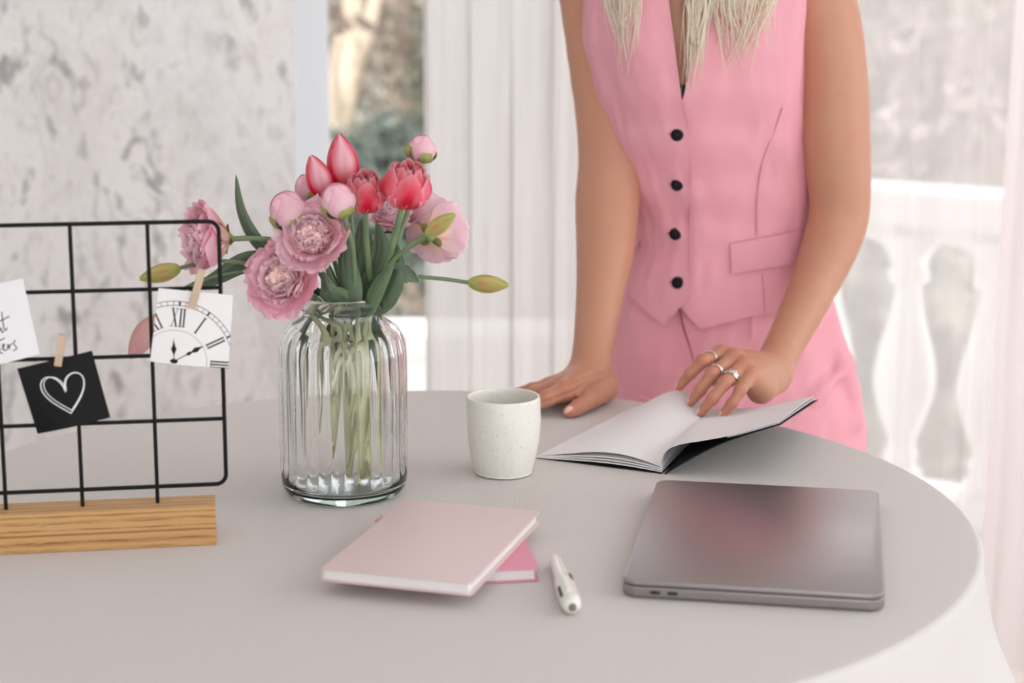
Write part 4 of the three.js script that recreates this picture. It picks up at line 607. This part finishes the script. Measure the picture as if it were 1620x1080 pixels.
  const headF = (x, y, z) => {
    let d = ell(x, y, z, { x: HC.x, y: HC.y + 0.02, z: HC.z - 0.022 }, 0.075, 0.09, 0.095);
    d = smin(d, ell(x, y, z, { x: HC.x, y: HC.y - 0.035, z: HC.z + 0.022 }, 0.056, 0.072, 0.058), 0.03);
    d = smin(d, Math.hypot(x - HC.x, y - HC.y + 0.098, z - HC.z - 0.05) - 0.02, 0.03);
    d = smin(d, cap(x, y, z, V(HC.x, HC.y + 0.005, HC.z + 0.07), V(HC.x, HC.y - 0.038, HC.z + 0.088), 0.007, 0.0125), 0.012);
    for (const s of [-1, 1]) { d = -smin(-d, Math.hypot(x - HC.x - s * 0.032, y - HC.y - 0.004, z - HC.z - 0.088) - 0.013, 0.012); d = smin(d, Math.hypot(x - HC.x - s * 0.032, y - HC.y - 0.008, z - HC.z - 0.0655) - 0.0128, 0.004); d = smin(d, ell(x, y, z, { x: HC.x + s * 0.074, y: HC.y - 0.012, z: HC.z - 0.012 }, 0.01, 0.03, 0.019), 0.006); }
    return smin(d, ell(x, y, z, { x: HC.x, y: HC.y - 0.062, z: HC.z + 0.078 }, 0.022, 0.007, 0.009), 0.006);
  };
  const bodyF = (x, y, z) => {
    const Y = y - TOP; let d = 9;
    if (Y > 0.55) d = smin(headF(x, y, z), cap(x, y, z, neck, V(HC.x, HC.y - 0.05, HC.z - 0.02), 0.05, 0.046), 0.03);
    if (Y > 0.13) d = smin(d, torsoF(VEST, 0.007, x, y, z), 0.02);
    if (Y > 0.47) { d = smin(d, cap(x, y, z, shL, chest, 0.04, 0.055), 0.03); d = smin(d, cap(x, y, z, shR, chest, 0.04, 0.055), 0.03); d = smin(d, cap(x, y, z, neck, chest, 0.05, 0.06), 0.03); }
    let al = armF(denseL, x, y, z), ar = armF(denseR, x, y, z);
    if (Y < 0.16) {
      al = smin(al, handF(handL, x, y, z), 0.014); ar = smin(ar, handF(handR, x, y, z), 0.012);
      const w = armL[armL.length - 1].p; al += 0.0016 * (Math.exp(-(((y - w.y + 0.009 - 0.25 * (x - w.x)) / 0.0022) ** 2)) + 0.7 * Math.exp(-(((y - w.y + 0.002 - 0.1 * (x - w.x)) / 0.002) ** 2))) * smoothstep(z, w.z - 0.01, w.z + 0.01);
    }
    const k = lerp(0.004, 0.035, smoothstep(Y, 0.48, 0.54));
    return Math.min(smin(d, al, k), smin(d, ar, k));
  };
  const lo = V(-0.02, TOP - 0.03, -2.47), hi = V(0.48, TOP + 0.89, -1.98), g = mesher(bodyF, lo, hi, 0.0026);
  // a warmer tone at the knuckles and finger ends
  const warm = []; for (const h of [handL, handR]) for (const q of h.fingers) q.forEach((e, k) => warm.push([e.p, k === 0 ? 0.016 : 0.012])); const P = g.attributes.position, c = new Float32Array(P.count * 3), col = new THREE.Color();
  for (let i = 0; i < P.count; i++) { const x = P.getX(i), y = P.getY(i), z = P.getZ(i); let w = 0; if (y < TOP + 0.14) for (const [p, r] of warm) w = Math.max(w, Math.exp(-((x - p.x) ** 2 + (y - p.y) ** 2 + (z - p.z) ** 2) / r / r)); col.copy(skin[0]).lerp(skin[1], clamp(0.7 * w + 0.25 * fbm(x * 20, y * 20, z * 20, 3) + 0.08, 0, 1)); c[3 * i] = col.r; c[3 * i + 1] = col.g; c[3 * i + 2] = col.b; }
  g.setAttribute('color', new THREE.BufferAttribute(c, 3));
  const pore = tex(256, 256, (u, v) => { const k = 128 + 60 * fbm(u * 30, v * 30, 2, 3); return [k, k, k]; }, false); pore.repeat.set(8, 8);
  part(woman, 'body', g, mat(0xffffff, 0.5, { vertexColors: true, bumpMap: pore, bumpScale: 0.0003, sheen: 0.25, sheenColor: rgb(255, 205, 180) }));
  // nails
  const nailMat = mat(rgb(240, 190, 178), 0.25, { clearcoat: 0.4 });
  const nail = (q, up) => { const a = q[q.length - 2].p, b = q[q.length - 1].p, d = b.clone().sub(a).normalize(), r = q[q.length - 1].r, n = up.clone().addScaledVector(d, -up.dot(d)).normalize(), s = n.clone().cross(d), m = new THREE.Matrix4().makeBasis(s, n, d).setPosition(b.clone().addScaledVector(d, -0.0008).addScaledVector(n, r * 0.22)); const e = new THREE.SphereGeometry(1, 16, 12).scale(r * 0.74, r * 0.84, r * 1.12).applyMatrix4(m); part(woman, 'fingernail', e, nailMat); };
  for (const q of handR.fingers.slice(0, 4)) nail(q, V(-0.35, 1, 0.35));
  for (const q of handL.fingers.slice(0, 4)) nail(q, V(-0.1, 1, 0.1)); nail(handL.fingers[4], V(-0.25, 0.55, 0.75));
  // rings
  const silver = mat(rgb(226, 222, 214), 0.18, { metalness: 1 });
  for (const [f, t, kind] of [[0, 0.62, 1], [1, 0.8, 1.5], [2, 0.66, 3]]) {
    const q = handR.fingers[f], p = q[0].p.clone().lerp(q[1].p, t), d = q[1].p.clone().sub(q[0].p).normalize(), r = lerp(q[0].r, q[1].r, t) + 0.0006, m = new THREE.Matrix4().compose(p, new THREE.Quaternion().setFromUnitVectors(V(0, 1, 0), d), V(1, 1, 1));
    const h = [0.0009, 0.0018, 0.0038][kind > 2 ? 2 : kind > 1.2 ? 1 : 0] * 1.1, band = lathe([[r - 0.0002, -h], [r + 0.0007, -h * 0.9], [r + 0.0012, 0], [r + 0.0007, h * 0.9], [r - 0.0002, h]].flatMap((e, k, A) => (k < A.length - 1 ? [e, [(e[0] + A[k + 1][0]) / 2, (e[1] + A[k + 1][1]) / 2]] : [e])), 40, kind > 2 ? (a, y) => 1 + 0.06 * Math.sin(a * 9) * Math.cos(y * 900) : null);
    part(woman, 'finger_ring', band.applyMatrix4(m), silver).userData.label = kind > 2 ? 'wide patterned silver ring' : 'plain silver ring';
  }
  // eyes and lips, out of the photograph's frame
  for (const s of [-1, 1]) { const e = part(woman, 'eye', new THREE.SphereGeometry(0.0118, 20, 14).translate(HC.x + s * 0.032, HC.y + 0.003, HC.z + 0.066), mat(rgb(240, 238, 234), 0.2)); local(e, 'iris', new THREE.SphereGeometry(0.0056, 16, 12).scale(1, 1, 0.5).translate(HC.x + s * 0.032 - 0.25, HC.y - 0.004, HC.z + 0.0752 + 2.36), mat(rgb(92, 108, 120), 0.2)); }
  for (const s of [-1, 1]) part(woman, 'eyebrow', taperTube([V(HC.x + s * 0.016, HC.y + 0.022, HC.z + 0.08), V(HC.x + s * 0.034, HC.y + 0.027, HC.z + 0.076), V(HC.x + s * 0.05, HC.y + 0.021, HC.z + 0.062)], (t) => 0.0024 * (1.1 - 0.7 * t), 12, 6), mat(rgb(178, 148, 116), 0.8));
  part(woman, 'lips', new THREE.SphereGeometry(1, 20, 12).scale(0.021, 0.0062, 0.0055).translate(HC.x, HC.y - 0.0625, HC.z + 0.0815), mat(rgb(206, 110, 110), 0.4));
  // ----- trousers
  const L0 = at(1070, 720, -2.37), R0 = at(1240, 720, -2.37), foot = (p, s) => V(p.x + s * 0.012, 0.035, p.z + 0.01), knee = (p, s) => V(p.x + s * 0.008, 0.45, p.z + 0.02);
  const ridge = [[1302, 470, -2.33], [1325, 545, -2.315], [1345, 605, -2.315], [1352, 660, -2.315]].map((p) => at(...p)), fold2 = [[1345, 575, -2.31], [1318, 600, -2.29], [1290, 628, -2.277]].map((p) => at(...p)), fold3 = [[960, 585, -2.30], [985, 610, -2.285], [1030, 636, -2.27]].map((p) => at(...p));
  const fly = [[1073, 480, 0], [1082, 520, 0], [1091, 548, 0], [1101, 585, 0]].map(([px, py]) => { let z = -2.26; const p = at(px, py, z), [, , zc, bf] = PANTS(p.y); return at(px, py, zc + bf + 0.0012); });
  const pleat = [[1190, 500], [1190, 530], [1194, 572]].map(([px, py]) => { const p = at(px, py, -2.26), [cx, a, zc, bf] = PANTS(p.y); const k = Math.abs(p.x - cx) / a; return at(px, py, zc + bf * Math.pow(1 - Math.pow(k, 2 / EXP), EXP / 2)); });
  const poly = (A, x, y, z, r) => { let d = 9; for (let k = 1; k < A.length; k++) d = Math.min(d, cap(x, y, z, A[k - 1], A[k], r, r)); return d; };
  const pantsF = (x, y, z) => {
    let d = -smin(-torsoF(PANTS, 0, x, y, z), y - TOP + 0.13, 0.09);
    for (const [p, s] of [[L0, -1], [R0, 1]]) { d = smin(d, cap(x, y, z, p, knee(p, s), 0.098, 0.09), 0.05); d = smin(d, cap(x, y, z, knee(p, s), foot(p, s), 0.09, 0.095), 0.02); }
    if (y > TOP - 0.2) {
      d = smin(d, poly(ridge, x, y, z, 0.007), 0.022); d = smin(d, poly(fold2, x, y, z, 0.003), 0.02); d = smin(d, poly(fold3, x, y, z, 0.003), 0.02); d = smin(d, poly(pleat, x, y, z, 0.0006), 0.005);
      d = -smin(-d, poly(fly, x, y, z, 0.0016), 0.0035);
    }
    return Math.max(d + 0.0022 * noise3(x * 14 + y * 9, y * 12, z * 14) + 0.001 * noise3(x * 30, y * 26 - x * 20, z * 30), 0.01 - y);
  };
  part(woman, 'fly_seam', taperTube(fly, (t) => 0.0014 * (1.1 - t * 0.8), 30, 6), mat(rgb(150, 66, 82), 0.8));
  const trousers = part(woman, 'trousers', mesher(pantsF, V(0.05, 0, -2.55), V(0.48, TOP + 0.135, -2.2), 0.0042), pantsMat);
  const shoeMat = mat(rgb(236, 228, 222), 0.5), sole = mat(rgb(210, 200, 190), 0.7);
  for (const [p, s] of [[L0, -1], [R0, 1]]) { const f = foot(p, s); part(woman, 'shoe', mesher((x, y, z) => Math.max(smin(cap(x, y, z, V(f.x, 0.045, f.z - 0.02), V(f.x + s * 0.01, 0.03, f.z + 0.13), 0.042, 0.034), cap(x, y, z, V(f.x, 0.06, f.z - 0.02), V(f.x, 0.1, f.z - 0.02), 0.036, 0.034), 0.03), 0.014 - y), V(f.x - 0.07, 0, f.z - 0.1), V(f.x + 0.08, 0.14, f.z + 0.2), 0.006), shoeMat); const g2 = new RoundedBoxGeometry(0.078, 0.016, 0.25, 3, 0.007); part(woman, 'sole', g2.translate(f.x + s * 0.004, 0.008, f.z + 0.05), sole); }
  // ----- waistcoat: two front panels that meet round the back
  const eL = edgeLine([[1040, -230], [1050, -70], [1058, 0], [1068, 80], [1078, 155], [1089, 200], [1093, 300], [1092, 468]]), eR = edgeLine([[1165, -230], [1140, -70], [1122, 0], [1100, 80], [1081, 155], [1064, 200], [1064, 300], [1064, 475]]);
  const hL = hemLine([[1093, 466], [1072, 490], [1050, 513], [1020, 488], [986, 454], [975, 450]]), hR = hemLine([[1062, 470], [1078, 486], [1107, 520], [1175, 503], [1240, 489], [1290, 474], [1330, 468]]);
  const topOf = (th) => { const k = Math.abs(th); return TOP + lerp(0.605, 0.49, smoothstep(k, 0.55, 1.05) * (1 - smoothstep(k, 2.0, 2.5))); };
  const panel = (edge, hem, sgn, off) => {
    const yEnd = TOP + 0.1, cols = new Map(), th = (u, y) => lerp(thetaOf(edge(y), y, off), sgn * Math.PI, Math.pow(u, 1.15));
    const hemY = (u) => { const key = u.toFixed(5); if (!cols.has(key)) { let y = TOP + 0.3, found = TOP; for (let k = 0; k < 400; k++, y -= 0.0012) { const t = th(u, y), x = torsoAt(t, y, off).x, h = Math.cos(t) > 0 ? hem(x) : hem(torsoAt(sgn * Math.PI / 2, y, off).x); if (y <= h) { found = y; break; } } cols.set(key, found); } return cols.get(key); };
    return sheet((u, v) => { const h = hemY(u); let top = topOf(th(u, TOP + 0.5)); const y = lerp(h, top, v), t = th(u, y); const p = torsoAt(t, y, off + 0.0015 * smoothstep(0.06 - u * 1, 0, 0.06) * 0); return p; }, 90, 90, 0.0022);
  };
  const vest = part(woman, 'waistcoat', join([panel(eR, hR, 1, 0.002), panel(eL, hL, -1, 0.0052)]), vestMat);
  const onV = (px, py, off) => onVest(px, py, off), tubeOn = (pts, off, r) => taperTube(pts.map(([px, py]) => onV(px, py, off)), r, 40, 6);
  const sub = (name, g2, m) => part(vest, name, g2, m);
  sub('placket_edge', tubeOn([[1079, 160], [1089, 200], [1093, 300], [1092, 380], [1092, 464]], 0.0058, 0.0011), vestMat);
  sub('seam', tubeOn([[1238, 170], [1226, 205], [1208, 250], [1199, 300], [1197, 372]], 0.0034, 0.0009), seamMat);
  sub('seam', tubeOn([[1205, 432], [1209, 470], [1210, 494]], 0.0034, 0.0008), seamMat);
  sub('seam', tubeOn([[972, 215], [990, 262], [1013, 330], [1024, 380], [1021, 440], [1012, 478]], 0.0058, 0.0006), vestMat);
  const flap = [[1155, 385.5], [1284, 361], [1284, 413], [1158, 432.5]];
  sub('pocket_flap', sheet((u, v) => { const q = (k) => lerp(lerp(flap[3][k], flap[2][k], u), lerp(flap[0][k], flap[1][k], u), v); return onV(q(0), q(1), 0.0062 + 0.002 * (1 - v)); }, 24, 8, 0.0026), vestMat);
  const fl = [[1018, 345, -2.305], [1016, 372, -2.30], [1001, 400, -2.315], [996, 396, -2.32], [1001, 365, -2.325]].map((p) => at(...p));
  sub('pocket_flap', sheet((u, v) => fl[4].clone().lerp(fl[0], u).lerp(fl[3].clone().lerp(fl[1].clone().lerp(fl[2], 0.6), u), v).add(V(0, 0, 0.004 * Math.sin(3 * v))), 8, 8, 0.003), vestMat);
  const btn = mat(rgb(12, 10, 13), 0.6, { specularIntensity: 0.4 });
  for (const [px, py] of [[1071, 213], [1071, 292], [1068.5, 370], [1072, 447]]) {
    const p = onV(px, py, 0.0062), n = p.clone().sub(onV(px, py, -0.02)); n.set(0.05, 0.05, 1).normalize(); const m = new THREE.Matrix4().compose(p, new THREE.Quaternion().setFromUnitVectors(V(0, 1, 0), n), V(1, 1, 1));
    sub('button', lathe(roundProf([[0.0005, 0.004], [0.004, 0.0036], [0.0068, 0.0022], [0.0076, 0.0006], [0.006, -0.001], [0.0005, -0.001]].reverse(), 4), 28).applyMatrix4(m), btn);
    sub('buttonhole', tubeOn([[px - 13, py - 1], [px - 7, py - 0.5]], 0.0068, 0.0006), mat(rgb(150, 70, 84), 0.8));
  }
  sub('lining', sheet((u, v) => { const y = lerp(onV(1084, 175, 0).y, onV(1088, 135, 0).y, v), p = torsoAt(thetaOf(lerp(eL(y), eR(y), u), y, -0.003), y, -0.0035); return p; }, 6, 6, 0.001), mat(rgb(30, 24, 26), 0.8));
  // ----- hair
  const strands = [], cap2 = (x, y, z) => Math.max(ell(x, y, z, { x: HC.x, y: HC.y + 0.026, z: HC.z - 0.03 }, 0.085, 0.099, 0.103), (z - HC.z - 0.045) + 0.35 * (HC.y + 0.06 - y));
  const lock = (n, x0, x1, tips, zoff, tangle) => { for (let k = 0; k < n; k++) {
    const u = (k + rr(0, 1)) / n, tip = tips[Math.floor(rr(0, tips.length))], w = rr(-1, 1), px0 = lerp(x0, x1, u), tx = lerp(px0, tip[0], 0.62) + w * tangle * 0.4, ty = tip[1] * rr(0.45, 1.0), off = zoff + rr(0, 0.016);
    const b = onVest(px0, 2, off), e = onVest(tx, ty, off * 0.6), m = onVest(lerp(px0, tx, 0.42) + rr(-3, 3), ty * 0.5, off), s = px0 < 1060 ? -1 : rnd() < 0.5 && px0 < 1130 ? -0.35 : 1;
    const root = V(HC.x + s * rr(0.084, 0.094), HC.y + rr(-0.03, 0.02), HC.z + rr(-0.06, 0.015)), part0 = V(HC.x + s * 0.006, HC.y + 0.122, HC.z + rr(-0.08, 0.045)), crown = V(HC.x + s * 0.066, HC.y + 0.092, (part0.z + root.z) / 2), mid = root.clone().lerp(b, 0.55).add(V(rr(-0.012, 0.012) + s * 0.012, 0, 0.02));
    const r0 = rr(0.0005, 0.0011); strands.push(taperTube([part0, crown, root, mid, b, m, e], (t) => r0 * (t < 0.84 ? 1 : Math.max(0.16, 1 - (t - 0.84) * 5.2)), 34, 5));
  } };
  lock(62, 955, 1016, [[984, 135], [992, 100], [1006, 90], [976, 80], [1000, 120]], 0.006, 12);
  lock(60, 1083, 1130, [[1076, 165], [1082, 150], [1107, 160], [1104, 120], [1096, 110]], 0.007, 14);
  lock(105, 1122, 1230, [[1130, 120], [1160, 135], [1168, 125], [1196, 105], [1205, 80], [1222, 85], [1140, 95]], 0.006, 16);
  const hm = mat(rgb(255, 246, 229), 0.6, { transmission: 0.35, thickness: 0, specularIntensity: 0.5 });
  const hair = part(woman, 'hair', join([mesher(cap2, V(HC.x - 0.1, HC.y - 0.13, HC.z - 0.15), V(HC.x + 0.1, HC.y + 0.14, HC.z + 0.1), 0.006), ...strands]), hm);
}
renderer.render(scene, camera);
